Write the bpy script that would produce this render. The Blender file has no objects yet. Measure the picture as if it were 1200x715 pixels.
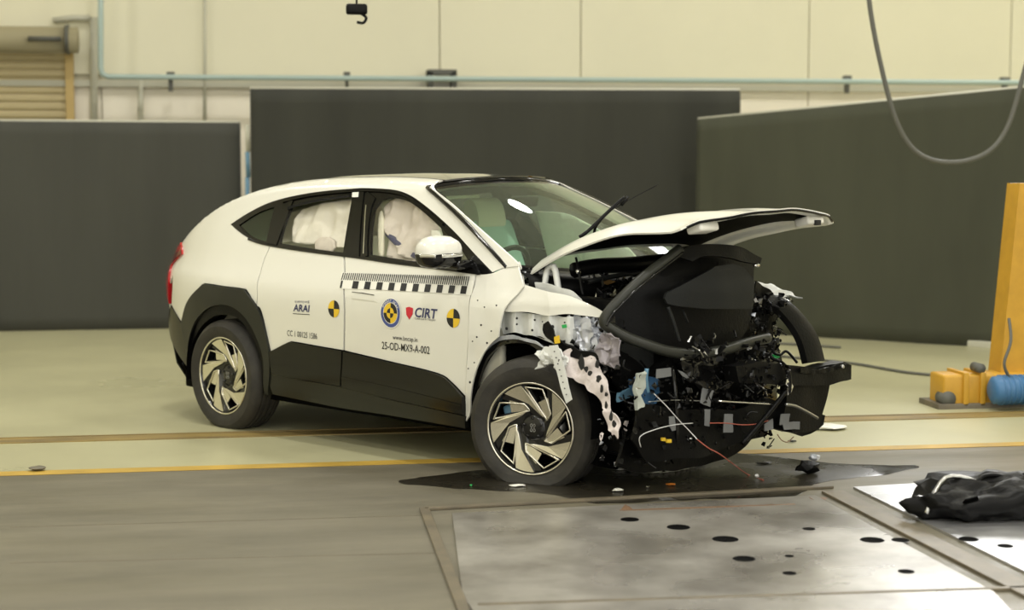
import bpy, bmesh, math, random
import numpy as np
from mathutils import Vector, Matrix, noise

random.seed(7)
rnd = random.Random(11)
SC = bpy.context.scene
COL = SC.collection

# ------------------------------------------------------------------ camera
YAW0, PITCH, FPX = math.radians(133.7), math.radians(-5.0), 1950.0
ROOM = math.radians(53.0)                      # car heading relative to the hall
CAMC = np.array([7.62, -7.56, 1.79])           # camera in car coordinates
_c, _s = math.cos(ROOM), math.sin(ROOM)


def W(p):                                      # car coordinates -> hall coordinates
    return (p[0] * _c + p[1] * _s, -p[0] * _s + p[1] * _c, p[2])


CW = np.array(W(CAMC))
yaw = YAW0 - ROOM
cam_d = bpy.data.cameras.new('camera')
cam = bpy.data.objects.new('camera', cam_d)
COL.objects.link(cam)
cam.location = CW
fwd = Vector((math.cos(yaw) * math.cos(PITCH), math.sin(yaw) * math.cos(PITCH), math.sin(PITCH)))
cam.rotation_euler = fwd.to_track_quat('-Z', 'Y').to_euler()
cam_d.sensor_width = 36.0
cam_d.lens = FPX / 1200 * 36.0
cam_d.dof.use_dof = True
cam_d.dof.focus_distance = 9.6
cam_d.dof.aperture_fstop = 1.5
cam_d.clip_end = 200
SC.camera = cam

# ------------------------------------------------------------------ world, light, exposure
wd = bpy.data.worlds.new('world')
SC.world = wd
wd.use_nodes = True
wd.node_tree.nodes['Background'].inputs[0].default_value = (1.0, 0.98, 0.90, 1)
wd.node_tree.nodes['Background'].inputs[1].default_value = 2.0
SC.view_settings.view_transform = 'Standard'
SC.view_settings.look = 'None'
SC.view_settings.gamma = 1
SC.view_settings.use_curve_mapping = False
SC.view_settings.exposure = 0.0
SC.cycles.max_bounces = 8
SC.cycles.transparent_max_bounces = 12
SC.cycles.sample_clamp_indirect = 6.0
LIGHT_COL = (1.0, 0.98, 0.91)


def area_light(name, loc, rot, sx, sy, power, col=LIGHT_COL, shape='RECTANGLE'):
    ld = bpy.data.lights.new(name, 'AREA')
    ld.shape = shape
    ld.size = sx
    if shape == 'RECTANGLE':
        ld.size_y = sy
    ld.energy = power
    ld.color = col
    o = bpy.data.objects.new(name, ld)
    o.location = loc
    o.rotation_euler = rot
    COL.objects.link(o)
    return o


LAMP_SPOTS = [(x, y) for x in (-6.0, -1.5, 3.0, 7.5) for y in (-11.0, -5.5, 0.0, 5.5)]
LAMP_Z = 7.4
LAMP_POWER = 122

# ------------------------------------------------------------------ rays through the photograph
_d = np.array([math.cos(YAW0) * math.cos(PITCH), math.sin(YAW0) * math.cos(PITCH), math.sin(PITCH)])
_r = np.array([math.sin(YAW0), -math.cos(YAW0), 0.0])
_u = np.cross(_r, _d)


def ray(u, v):
    return _d + _r * (u - 600) / FPX + _u * (357.5 - v) / FPX


def oX(u, v, X):
    k = ray(u, v)
    return tuple(CAMC + k * (X - CAMC[0]) / k[0])


def oY(u, v, Y):
    k = ray(u, v)
    return tuple(CAMC + k * (Y - CAMC[1]) / k[1])


def oZ(u, v, Z=0.0):
    k = ray(u, v)
    return tuple(CAMC + k * (Z - CAMC[2]) / k[2])


def fl(u, v, z=0.0):                           # hall floor point
    return W(oZ(u, v, z))


def wl(u, v, Yh):                              # point on a hall plane y = Yh
    k = np.array(W(ray(u, v)))
    return tuple(CW + k * (Yh - CW[1]) / k[1])


def interp(knots):
    xs = np.array([k[0] for k in knots], float)
    ys = np.array([k[1] for k in knots], float)
    h = np.diff(xs)
    dl = np.diff(ys) / h
    m = np.zeros(len(xs))
    m[0], m[-1] = dl[0], dl[-1]
    for i in range(1, len(xs) - 1):
        if dl[i - 1] * dl[i] > 0:
            w1, w2 = 2 * h[i] + h[i - 1], h[i] + 2 * h[i - 1]
            m[i] = (w1 + w2) / (w1 / dl[i - 1] + w2 / dl[i])

    def f(x):
        x = min(max(x, xs[0]), xs[-1])
        i = min(max(int(np.searchsorted(xs, x) - 1), 0), len(xs) - 2)
        t = (x - xs[i]) / h[i]
        return float((2*t**3 - 3*t*t + 1) * ys[i] + (t**3 - 2*t*t + t) * h[i] * m[i]
                     + (-2*t**3 + 3*t*t) * ys[i+1] + (t**3 - t*t) * h[i] * m[i+1])
    return f


# ------------------------------------------------------------------ materials
MATS = {}


def mat(name, col, rough=0.5, metal=0.0, coat=0.0, vary=0.0, vscale=4.0, bump=0.0, bscale=30.0,
        emit=None, estr=0.0, col2=None, stretch=None, spec=0.5, rvary=0.0, coord='Object'):
    m = bpy.data.materials.new(name)
    m.use_nodes = True
    nt = m.node_tree
    b = nt.nodes['Principled BSDF']
    b.inputs['Base Color'].default_value = (*col, 1)
    b.inputs['Roughness'].default_value = rough
    b.inputs['Metallic'].default_value = metal
    b.inputs['Coat Weight'].default_value = coat
    b.inputs['Coat Roughness'].default_value = 0.04
    b.inputs['Specular IOR Level'].default_value = spec
    if emit:
        b.inputs['Emission Color'].default_value = (*emit, 1)
        b.inputs['Emission Strength'].default_value = estr
    src = None
    if vary or bump or col2 or rvary:
        tc = nt.nodes.new('ShaderNodeTexCoord')
        mp = nt.nodes.new('ShaderNodeMapping')
        nt.links.new(tc.outputs[coord], mp.inputs[0])
        if stretch:
            mp.inputs['Scale'].default_value = stretch
        src = mp.outputs[0]
    if vary or col2:
        n = nt.nodes.new('ShaderNodeTexNoise')
        n.inputs['Scale'].default_value = vscale
        n.inputs['Detail'].default_value = 6
        n.inputs['Roughness'].default_value = 0.6
        nt.links.new(src, n.inputs['Vector'])
        mr = nt.nodes.new('ShaderNodeMapRange')
        mr.inputs['From Min'].default_value = 0.3
        mr.inputs['From Max'].default_value = 0.7
        nt.links.new(n.outputs['Fac'], mr.inputs['Value'])
        mx = nt.nodes.new('ShaderNodeMix')
        mx.data_type = 'RGBA'
        c2 = col2 if col2 else tuple(c * (1 - vary) for c in col)
        mx.inputs['A'].default_value = (*col, 1)
        mx.inputs['B'].default_value = (*c2, 1)
        nt.links.new(mr.outputs[0], mx.inputs['Factor'])
        nt.links.new(mx.outputs['Result'], b.inputs['Base Color'])
    if rvary:
        n = nt.nodes.new('ShaderNodeTexNoise')
        n.inputs['Scale'].default_value = vscale * 0.7
        n.inputs['Detail'].default_value = 5
        nt.links.new(src, n.inputs['Vector'])
        mr = nt.nodes.new('ShaderNodeMapRange')
        mr.inputs['From Min'].default_value = 0.3
        mr.inputs['From Max'].default_value = 0.7
        mr.inputs['To Min'].default_value = max(rough - rvary, 0.02)
        mr.inputs['To Max'].default_value = min(rough + rvary, 1)
        nt.links.new(n.outputs['Fac'], mr.inputs['Value'])
        nt.links.new(mr.outputs[0], b.inputs['Roughness'])
    if bump:
        n = nt.nodes.new('ShaderNodeTexNoise')
        n.inputs['Scale'].default_value = bscale
        n.inputs['Detail'].default_value = 5
        nt.links.new(src, n.inputs['Vector'])
        bp = nt.nodes.new('ShaderNodeBump')
        bp.inputs['Strength'].default_value = bump
        bp.inputs['Distance'].default_value = 0.02
        nt.links.new(n.outputs['Fac'], bp.inputs['Height'])
        nt.links.new(bp.outputs[0], b.inputs['Normal'])
    MATS[name] = m
    return m


def glass_mat(name, tint, refl=1.0, rough=0.0, haze=0.0, hazecol=(0.6, 0.7, 0.6)):
    m = bpy.data.materials.new(name)
    m.use_nodes = True
    nt = m.node_tree
    nt.nodes.clear()
    out = nt.nodes.new('ShaderNodeOutputMaterial')
    tr = nt.nodes.new('ShaderNodeBsdfTransparent')
    tr.inputs[0].default_value = (*tint, 1)
    gl = nt.nodes.new('ShaderNodeBsdfGlossy')
    gl.inputs['Color'].default_value = (refl, refl, refl, 1)
    gl.inputs['Roughness'].default_value = rough
    fr = nt.nodes.new('ShaderNodeFresnel')
    ge = nt.nodes.new('ShaderNodeNewGeometry')
    ir = nt.nodes.new('ShaderNodeMapRange')
    ir.inputs['To Min'].default_value = 1.5
    ir.inputs['To Max'].default_value = 1 / 1.5
    nt.links.new(ge.outputs['Backfacing'], ir.inputs['Value'])
    nt.links.new(ir.outputs[0], fr.inputs['IOR'])
    mx = nt.nodes.new('ShaderNodeMixShader')
    nt.links.new(fr.outputs[0], mx.inputs[0])
    nt.links.new(tr.outputs[0], mx.inputs[1])
    nt.links.new(gl.outputs[0], mx.inputs[2])
    last = mx
    if haze:
        df = nt.nodes.new('ShaderNodeBsdfDiffuse')
        df.inputs[0].default_value = (*hazecol, 1)
        m2 = nt.nodes.new('ShaderNodeMixShader')
        m2.inputs[0].default_value = haze
        nt.links.new(mx.outputs[0], m2.inputs[1])
        nt.links.new(df.outputs[0], m2.inputs[2])
        last = m2
    nt.links.new(last.outputs[0], out.inputs[0])
    MATS[name] = m
    return m


M_paint = mat('white_paint', (0.77, 0.76, 0.69), 0.28, coat=0.8)
M_inner = mat('primer_white', (0.74, 0.75, 0.72), 0.38, vary=0.1, vscale=14, bump=0.15, bscale=25)
M_crump = mat('crumpled_grey_metal', (0.34, 0.37, 0.42), 0.36, metal=0.35, col2=(0.62, 0.63, 0.68), vscale=12)
M_torn = mat('torn_white_plastic', (0.78, 0.70, 0.68), 0.5, vary=0.18, vscale=20, bump=0.3, bscale=40)
M_gloss = mat('gloss_black', (0.005, 0.005, 0.005), 0.10, spec=0.45)
M_clad = mat('cladding_black', (0.008, 0.008, 0.006), 0.16, spec=0.3)
M_arch = mat('arch_plastic', (0.014, 0.015, 0.012), 0.30, spec=0.35)
M_matte = mat('matte_black_plastic', (0.004, 0.004, 0.004), 0.38, spec=0.13, bump=0.1, bscale=60)
M_dark = mat('dark_void', (0.003, 0.003, 0.003), 0.8, spec=0.03)
M_panel = mat('charcoal_panel', (0.012, 0.013, 0.013), 0.5, spec=0.18, bump=0.12, bscale=200)
M_rub = mat('tyre_rubber', (0.024, 0.023, 0.020), 0.62, spec=0.3, col2=(0.046, 0.042, 0.034), vscale=9, bump=0.12, bscale=60)
M_rubd = mat('dusty_rubber', (0.11, 0.105, 0.09), 0.75, col2=(0.04, 0.04, 0.035), vscale=14)
M_alu = mat('machined_alloy', (0.74, 0.71, 0.62), 0.26, metal=1.0, bump=0.02, bscale=200)
M_steel = mat('steel', (0.45, 0.45, 0.43), 0.35, metal=1.0)
M_wblk = mat('wheel_black', (0.008, 0.008, 0.008), 0.15)
M_bag = mat('airbag_cloth', (0.86, 0.82, 0.75), 0.8, vary=0.08, vscale=10, bump=0.5, bscale=12)
M_bagp = mat('airbag_pinkish', (0.74, 0.67, 0.62), 0.75, vary=0.12, vscale=5, bump=0.6, bscale=9)
M_seat = mat('seat_cream', (0.78, 0.75, 0.62), 0.6)
M_seatg = mat('seat_tape_teal', (0.40, 0.62, 0.56), 0.5)
M_trimc = mat('cabin_trim', (0.60, 0.58, 0.48), 0.7)
M_brown = mat('mottled_brown', (0.42, 0.24, 0.14), 0.6, col2=(0.14, 0.09, 0.06), vscale=18)
M_red = mat('lamp_red', (0.45, 0.015, 0.02), 0.12, coat=0.6)
M_redd = mat('lamp_dark_red', (0.10, 0.008, 0.01), 0.12, coat=0.6)
M_blue = mat('blue_plastic', (0.010, 0.055, 0.13), 0.4)
M_bluel = mat('pale_blue_plastic', (0.12, 0.25, 0.36), 0.4)
M_yel = mat('marker_yellow', (0.80, 0.53, 0.03), 0.5)
M_blk = mat('print_black', (0.012, 0.012, 0.014), 0.5)
M_navy = mat('print_navy', (0.03, 0.035, 0.12), 0.5)
M_bluep = mat('print_blue', (0.06, 0.09, 0.30), 0.5)
M_wht = mat('print_white', (0.80, 0.79, 0.72), 0.4)
M_redp = mat('print_red', (0.60, 0.02, 0.04), 0.45)
M_green = mat('green_tag', (0.03, 0.40, 0.10), 0.5)
M_tape = mat('grey_tape', (0.15, 0.155, 0.16), 0.5)
M_hole = mat('hole_dark', (0.01, 0.01, 0.01), 0.7)
M_copper = mat('red_wire', (0.35, 0.08, 0.05), 0.5)
M_wirew = mat('white_wire', (0.62, 0.62, 0.62), 0.4)
M_chrome = mat('bright_metal', (0.75, 0.75, 0.74), 0.18, metal=1.0)
G_screen = glass_mat('windscreen_glass', (0.80, 0.96, 0.80), 1.0, 0.01, haze=0.05, hazecol=(0.40, 0.52, 0.40))
G_side = glass_mat('side_glass', (0.985, 0.985, 0.97))
G_dark = glass_mat('privacy_glass', (0.50, 0.62, 0.54))
M_roofg = mat('roof_glass_black', (0.012, 0.012, 0.011), 0.06, coat=1.0)
M_wall = mat('cream_wall', (0.76, 0.73, 0.56), 0.7, vary=0.05, vscale=0.6)
M_wallb = mat('pale_wall', (0.90, 0.84, 0.71), 0.75, vary=0.10, vscale=0.8)
M_seam = mat('wall_seam', (0.50, 0.47, 0.35), 0.8)
M_ceil = mat('ceiling_sheet', (0.62, 0.60, 0.52), 0.8)
M_screen = mat('black_curtain', (0.062, 0.063, 0.053), 0.9, vary=0.22, vscale=0.8, bump=0.25, bscale=2.5, stretch=(2.2, 1, 0.35))
M_screenr = mat('olive_curtain', (0.060, 0.063, 0.040), 0.9, vary=0.25, vscale=0.8, bump=0.25, bscale=2.5, stretch=(2.2, 1, 0.35))
M_epoxy = mat('epoxy_floor', (0.48, 0.46, 0.285), 0.34, vary=0.16, vscale=0.7, rvary=0.1)
M_conc = mat('worn_concrete', (0.170, 0.153, 0.110), 0.5, col2=(0.108, 0.097, 0.068), vscale=1.8, stretch=(0.5, 1.7, 1), rvary=0.14, bump=0.06, bscale=14)
M_line = mat('yellow_floor_paint', (0.56, 0.36, 0.06), 0.5, vary=0.35, vscale=3)
M_track = mat('rusty_track', (0.13, 0.095, 0.045), 0.55, col2=(0.34, 0.24, 0.07), vscale=2.4, stretch=(0.6, 3, 1))
M_plate = mat('steel_plate', (0.46, 0.44, 0.40), 0.30, metal=0.45, col2=(0.19, 0.175, 0.15), vscale=2.3, rvary=0.10)
M_plate2 = mat('steel_plate_bright', (0.66, 0.66, 0.67), 0.30, metal=0.85, vary=0.15, vscale=2.5, rvary=0.08)
M_frame = mat('brown_plate_frame', (0.17, 0.14, 0.09), 0.45, col2=(0.10, 0.085, 0.06), vscale=6)
M_oil = mat('oil', (0.022, 0.019, 0.013), 0.26, rvary=0.16, vscale=3, spec=0.4)
M_pipe = mat('blue_pipe', (0.38, 0.48, 0.45), 0.5)
M_pipeg = mat('grey_pipe', (0.50, 0.49, 0.40), 0.6)
M_shut = mat('shutter_tan', (0.50, 0.42, 0.24), 0.55)
M_shutd = mat('shutter_housing', (0.36, 0.32, 0.20), 0.6)
M_yell = mat('machine_yellow', (0.60, 0.33, 0.03), 0.45, vary=0.2, vscale=6)
M_motor = mat('motor_blue', (0.05, 0.16, 0.33), 0.4)
M_cable = mat('grey_cable', (0.10, 0.10, 0.085), 0.6)
M_lampw = mat('lamp_white', (0.9, 0.9, 0.85), 0.5, emit=(1, 0.98, 0.9), estr=12)
M_day = mat('daylight_pane', (0.9, 0.9, 0.9), 0.5, emit=(1, 1, 1), estr=9.0)

# ------------------------------------------------------------------ mesh helpers


def new_obj(name, bm, m, parent=None, smooth=True, label=None, angle=None):
    me = bpy.data.meshes.new(name)
    bmesh.ops.recalc_face_normals(bm, faces=bm.faces)
    if smooth:
        for f in bm.faces:
            f.smooth = True
        if angle is not None:
            for e in bm.edges:
                if len(e.link_faces) == 2 and e.calc_face_angle(0) > math.radians(angle):
                    e.smooth = False
    bm.to_mesh(me)
    bm.free()
    for x in (m if isinstance(m, (list, tuple)) else [m]):
        me.materials.append(x)
    o = bpy.data.objects.new(name, me)
    COL.objects.link(o)
    if parent is not None:
        o.parent = parent
    if label:
        o['label'] = label
    return o


def empty(name, loc=(0, 0, 0), rz=0.0):
    o = bpy.data.objects.new(name, None)
    o.location = loc
    o.rotation_euler = (0, 0, rz)
    o.empty_display_size = 0.2
    COL.objects.link(o)
    return o


def tag(o, label, cat, group=None, kind=None):
    o['label'] = label
    o['category'] = cat
    if group:
        o['group'] = group
    if kind:
        o['kind'] = kind
    return o


def box(bm, c, s, rot=None, bev=0.0):
    g = bmesh.ops.create_cube(bm, size=1.0)
    vs = g['verts']
    bmesh.ops.scale(bm, vec=s, verts=vs)
    if bev:
        es = list({e for v in vs for e in v.link_edges})
        r = bmesh.ops.bevel(bm, geom=es, offset=bev, segments=2, affect='EDGES', profile=0.6)
        vs = list({v for f in r['faces'] for v in f.verts} | {v for v in vs if v.is_valid})
    M = (rot if rot is not None else Matrix.Identity(3)).to_4x4()
    M.translation = Vector(c)
    bmesh.ops.transform(bm, matrix=M, verts=vs)
    return vs


def tube(bm, pts, r, seg=8, cap=True, sx=1.0):
    pts = [Vector(p) for p in pts]
    rs = r if isinstance(r, (list, tuple)) else [r] * len(pts)
    rings = []
    up = Vector((0, 0, 1))
    prev = None
    for i, p in enumerate(pts):
        t = (pts[min(i + 1, len(pts) - 1)] - pts[max(i - 1, 0)]).normalized()
        if prev is None:
            a = t.cross(up)
            if a.length < 1e-3:
                a = t.cross(Vector((1, 0, 0)))
            a.normalize()
        else:
            a = (prev - t * prev.dot(t))
            if a.length < 1e-5:
                a = t.cross(up)
            a.normalize()
        prev = a
        b = t.cross(a)
        rings.append([bm.verts.new(p + a * math.cos(2 * math.pi * k / seg) * rs[i] * sx
                                   + b * math.sin(2 * math.pi * k / seg) * rs[i]) for k in range(seg)])
    for i in range(len(rings) - 1):
        for k in range(seg):
            bm.faces.new((rings[i][k], rings[i][(k + 1) % seg], rings[i + 1][(k + 1) % seg], rings[i + 1][k]))
    if cap:
        bm.faces.new(rings[0][::-1])
        bm.faces.new(rings[-1])


def cat(pts, n=6, closed=False):
    P = [Vector(p) for p in pts]
    out = []
    N = len(P)
    for i in range(N if closed else N - 1):
        p0 = P[(i - 1) % N] if closed or i > 0 else P[0]
        p1 = P[i]
        p2 = P[(i + 1) % N]
        p3 = P[(i + 2) % N] if closed or i + 2 < N else P[-1]
        for k in range(n):
            t = k / n
            out.append(0.5 * ((2 * p1) + (p2 - p0) * t + (2 * p0 - 5 * p1 + 4 * p2 - p3) * t * t
                              + (3 * p1 - p0 - 3 * p2 + p3) * t ** 3))
    if not closed:
        out.append(P[-1])
    return out


def lathe(bm, prof, axis='Y', seg=64, closed=True):
    """prof: list of (r, a) with a along the axis"""
    rings = []
    for k in range(seg):
        th = 2 * math.pi * k / seg
        c, s = math.cos(th), math.sin(th)
        rings.append([bm.verts.new((r * c, a, r * s) if axis == 'Y' else (r * c, r * s, a)) for r, a in prof])
    n = len(prof)
    for k in range(seg):
        A, B = rings[k], rings[(k + 1) % seg]
        for i in range(n if closed else n - 1):
            j = (i + 1) % n
            bm.faces.new((A[i], A[j], B[j], B[i]))
    return rings


def smooth_poly(pts, corner=38, n=4):
    """Rounds a closed 2D outline except at sharp turns."""
    N = len(pts)
    P = [Vector((p[0], p[1])) for p in pts]
    ang = []
    for i in range(N):
        a = P[i] - P[i - 1]
        b = P[(i + 1) % N] - P[i]
        ang.append(abs(a.angle_signed(b)) if a.length > 1e-9 and b.length > 1e-9 else 0)
    out = []
    for i in range(N):
        p1, p2 = P[i], P[(i + 1) % N]
        c1, c2 = ang[i] > math.radians(corner), ang[(i + 1) % N] > math.radians(corner)
        p0 = P[i - 1] if not c1 else p1 - (p2 - p1)
        p3 = P[(i + 2) % N] if not c2 else p2 + (p2 - p1)
        if c1 and c2:
            out.append(p1)
            continue
        for k in range(n):
            t = k / n
            out.append(0.5 * ((2 * p1) + (p2 - p0) * t + (2 * p0 - 5 * p1 + 4 * p2 - p3) * t * t
                              + (3 * p1 - p0 - 3 * p2 + p3) * t ** 3))
    return [(p.x, p.y) for p in out]


def grid_fill(poly, step, holes=()):
    """2D outline -> bmesh (z = 0) filled and cut on a grid."""
    bm = bmesh.new()
    def loop(pl):
        vs = [bm.verts.new((p[0], p[1], 0)) for p in pl]
        return [bm.edges.new((vs[i], vs[(i + 1) % len(vs)])) for i in range(len(vs))]
    es = loop(poly)
    for h in holes:
        es += loop(h)
    bmesh.ops.triangle_fill(bm, use_beauty=True, use_dissolve=False, edges=es)
    if holes:
        def inside(p, pl):
            c = False
            for i in range(len(pl)):
                (x1, y1), (x2, y2) = pl[i - 1], pl[i]
                if (y1 > p[1]) != (y2 > p[1]) and p[0] < (x2 - x1) * (p[1] - y1) / (y2 - y1) + x1:
                    c = not c
            return c
        dead = [f for f in bm.faces if any(inside(f.calc_center_median(), h) for h in holes)]
        if dead:
            bmesh.ops.delete(bm, geom=dead, context='FACES')
    xs = [p[0] for p in poly]
    ys = [p[1] for p in poly]
    for ax, lo, hi in ((0, min(xs), max(xs)), (1, min(ys), max(ys))):
        k = math.ceil(lo / step)
        while k * step < hi:
            co = [0, 0, 0]
            no = [0, 0, 0]
            co[ax] = k * step
            no[ax] = 1
            bmesh.ops.bisect_plane(bm, geom=list(bm.verts) + list(bm.edges) + list(bm.faces), dist=1e-6,
                                   plane_co=co, plane_no=no)
            k += 1
    bmesh.ops.remove_doubles(bm, verts=list(bm.verts), dist=step * 0.01)
    return bm


def shell(bm, t):
    """Give an open sheet a real thickness along its own normals (inwards)."""
    bm.normal_update()
    bmesh.ops.recalc_face_normals(bm, faces=list(bm.faces))
    bm.normal_update()
    vs = list(bm.verts)
    nrm = {v: v.normal.copy() for v in vs}
    fs = list(bm.faces)
    bd = [e for e in bm.edges if len(e.link_faces) == 1]
    lo = {v: bm.verts.new(v.co - nrm[v] * t) for v in vs}
    for f in fs:
        bm.faces.new([lo[v] for v in reversed(f.verts)])
    for e in bd:
        a, b = e.verts
        try:
            bm.faces.new((a, b, lo[b], lo[a]))
        except ValueError:
            pass


def crumple(bm, amp, scale, seed=0.0, sharp=False):
    off = Vector((seed * 3.1, seed * 1.7, seed * 2.3))
    for v in bm.verts:
        p = v.co * scale + off
        n = noise.noise_vector(p)
        if sharp:
            n2 = noise.noise_vector(p * 2.3)
            n = Vector([abs(a) * 2 - 0.5 for a in n]) + n2 * 0.5
        v.co += n * amp


def px_sheet(name, pts, dep, m, parent, t=0.004, step=6, amp=0.0, scale=6, seed=0, sharp=False, axis='X',
             smooth=True, holes=(), corner=38, label=None, bulge=None, angle=None):
    """Outline seen in the photograph on the true plane / surface X = dep(u, v) of the car."""
    f = dep if callable(dep) else (lambda u, v: dep)
    pl = smooth_poly(pts, corner) if smooth else pts
    bm = grid_fill(pl, step, holes)
    fn = oX if axis == 'X' else oY
    for v in bm.verts:
        u_, v_ = v.co.x, v.co.y
        v.co = Vector(fn(u_, v_, f(u_, v_)))
    if amp:
        crumple(bm, amp, scale, seed, sharp)
    shell(bm, t)
    return new_obj(name, bm, m, parent, label=label, angle=angle if angle else 35)


# ================================================================== THE HALL
def struct(name, bm, m, parent=None, smooth=False):
    o = new_obj(name, bm, m, parent, smooth=smooth)
    if parent is None:
        o['kind'] = 'structure'
    return o


XL, XR, YB, YF, H = -9.5, 13.0, 9.6, -17.0, 8.0
# floor: a slab of epoxy beyond the yellow line, worn concrete before it
ly = [fl(40, 556)[1], fl(1190, 521)[1]]
YLINE = sum(ly) / 2
ty = [fl(12, 516)[1], fl(1190, 487)[1]]
YTRACK = sum(ty) / 2
bm = bmesh.new()
box(bm, ((XL + XR) / 2, (YF + YLINE) / 2, -0.1), (XR - XL, YLINE - YF, 0.2))
flo = struct('floor', bm, M_conc)
bm = bmesh.new()
box(bm, ((XL + XR) / 2, (YLINE + YB) / 2, -0.0985), (XR - XL, YB - YLINE, 0.2))
struct('epoxy_screed', bm, M_epoxy, flo)
bm = bmesh.new()
box(bm, ((XL + XR) / 2, YLINE + 0.02, 0.0022), (XR - XL, 0.13, 0.002))
struct('yellow_line', bm, M_line, flo)
bm = bmesh.new()
box(bm, ((XL + XR) / 2, YTRACK, 0.0025), (XR - XL, 0.17, 0.004))
box(bm, ((XL + XR) / 2, YTRACK - 0.10, 0.004), (XR - XL, 0.02, 0.008))
box(bm, ((XL + XR) / 2, YTRACK + 0.10, 0.004), (XR - XL, 0.02, 0.008))
struct('floor_track', bm, M_track, flo)
# thin expansion joints of the concrete
for k, (a, b) in enumerate([((12, 618), (500, 604)), ((12, 660), (520, 648))]):
    A, B = Vector(fl(*a)), Vector(fl(*b))
    dv = (B - A)
    bm = bmesh.new()
    box(bm, (A + B) / 2 + Vector((0, 0, 0.0006)), (dv.length, 0.006, 0.001), Matrix.Rotation(math.atan2(dv.y, dv.x), 3, 'Z'))
    struct('floor_joint', bm, M_frame, flo)

# back wall: panels below and above the pipe
bm = bmesh.new()
box(bm, ((XL + XR) / 2, YB + 0.12, H / 2), (XR - XL, 0.2, H))
wb = struct('wall_back', bm, M_seam)
zrail = wl(600, 93, YB)[2]
seams = [XL] + sorted(wl(u, 60, YB)[0] for u in (118, 240, 515, 680, 947)) 
seams += [seams[-1] + 2.7, XR]
for i in range(len(seams) - 1):
    a, b = seams[i] + 0.006, seams[i + 1] - 0.006
    if b - a < 0.1:
        continue
    for (z0, z1, mm) in ((0.05, zrail - 0.05, M_wallb), (zrail + 0.02, H - 0.05, M_wall)):
        if (b + a) / 2 > 4.6 and z1 > 5 and a < 12:
            z1 = 4.0
        bm = bmesh.new()
        box(bm, ((a + b) / 2, YB, (z0 + z1) / 2), (b - a, 0.05, z1 - z0), bev=0.008)
        struct('wall_panel', bm, mm, wb)
bm = bmesh.new()
box(bm, ((XL + XR) / 2, YB - 0.06, zrail - 0.09), (XR - XL, 0.10, 0.07))
struct('ledge', bm, M_pipeg, wb)
# high windows above the frame on the right
wroot = empty('window_1', (9.5, YB - 0.03, 4.2))
wroot['kind'] = 'structure'
for k in range(5):
    bm = bmesh.new()
    box(bm, ((k - 2) * 1.25, 0, 1.2), (1.15, 0.03, 2.3))
    new_obj('pane', bm, M_day, wroot, smooth=False)
bm = bmesh.new()
for k in range(6):
    box(bm, ((k - 2.5) * 1.25, -0.02, 1.2), (0.08, 0.08, 2.5))
for z in (0.0, 2.4):
    box(bm, (0, -0.02, z), (6.3, 0.08, 0.08))
new_obj('window_frame', bm, M_pipeg, wroot, smooth=False)
area_light('window_daylight', (9.5, YB - 0.25, 5.4), (math.radians(-70), 0, 0), 6.0, 2.2, 110, (1.0, 1.0, 1.0))

for nm, x in (('wall_left', XL - 0.1), ('wall_right', XR + 0.1)):
    bm = bmesh.new()
    box(bm, (x, (YB + YF) / 2, H / 2), (0.2, YB - YF, H))
    struct(nm, bm, M_wall)
bm = bmesh.new()
box(bm, ((XL + XR) / 2, (YB + YF) / 2, H + 0.1), (XR - XL, YB - YF, 0.2))
struct('ceiling', bm, M_ceil)

# ceiling lamps
lampP = None
for i, (x, y) in enumerate(LAMP_SPOTS):
    root = empty('ceiling_lamp', (x, y, LAMP_Z))
    row = ('back', 'third', 'second', 'front')[3 - LAMP_SPOTS.index((x, y)) % 4]
    cl = ('far left', 'left', 'right', 'far right')[i // 4]
    tag(root, f'round high-bay lamp hanging from the roof, {cl} column, {row} row', 'ceiling lamp', 'high-bay lamps under the roof')
    if lampP is None:
        bm = bmesh.new()
        lathe(bm, [(0.02, 0.32), (0.10, 0.30), (0.36, 0.06), (0.37, 0.0), (0.35, 0.0), (0.34, 0.05), (0.09, 0.27), (0.02, 0.28)], 'Z', 24)
        a = new_obj('lamp_shade', bm, M_steel, root)
        bm = bmesh.new()
        tube(bm, [(0, 0, 0.28), (0, 0, H - LAMP_Z)], 0.02, 6)
        b = new_obj('lamp_rod', bm, M_steel, root)
        lampP = (a, b)
    else:
        for s in lampP:
            c = s.copy()
            COL.objects.link(c)
            c.parent = root
    L = area_light('lamp_light', (0, 0, 0.03), (0, 0, 0), 0.62, 0.62, LAMP_POWER * (1.3, 1.25, 1.0, 0.72)[i % 4], shape='DISK')
    L.parent = root

# blue pipe with its drop on the left, brackets and hangers
pz = wl(600, 93, YB - 0.2)
bm = bmesh.new()
pts = [wl(118, -40, YB - 0.42), wl(118, 40, YB - 0.42), wl(118, 80, YB - 0.42), wl(120, 87, YB - 0.42), wl(127, 90, YB - 0.42), wl(200, 90.5, YB - 0.42),
       wl(600, 93, YB - 0.42), wl(1198, 97, YB - 0.42), wl(1400, 98, YB - 0.42)]
tube(bm, pts, 0.033, 10)
pr = new_obj('compressed_air_pipe', bm, M_pipe)
tag(pr, 'pale blue pipe running along the back wall and turning up at the left', 'pipe')
def hanger(u, v0, v1, w_, mm=M_cable, name='pipe_bracket'):
    a = wl(u, v0, YB - 0.14)
    b = wl(u, v1, YB - 0.14)
    bm = bmesh.new()
    box(bm, ((a[0] + b[0]) / 2, YB - 0.36, (a[2] + b[2]) / 2), (w_, 0.06, abs(a[2] - b[2])), bev=0.004)
    box(bm, (a[0], YB - 0.37, a[2]), (w_ * 1.8, 0.1, 0.05), bev=0.004)
    return new_obj(name, bm, mm, pr)
hanger(201, 88, 108, 0.05)
hanger(405, 88, 103, 0.04)
hanger(985, 92, 110, 0.05)
hanger(1168, 94, 112, 0.06)

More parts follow.
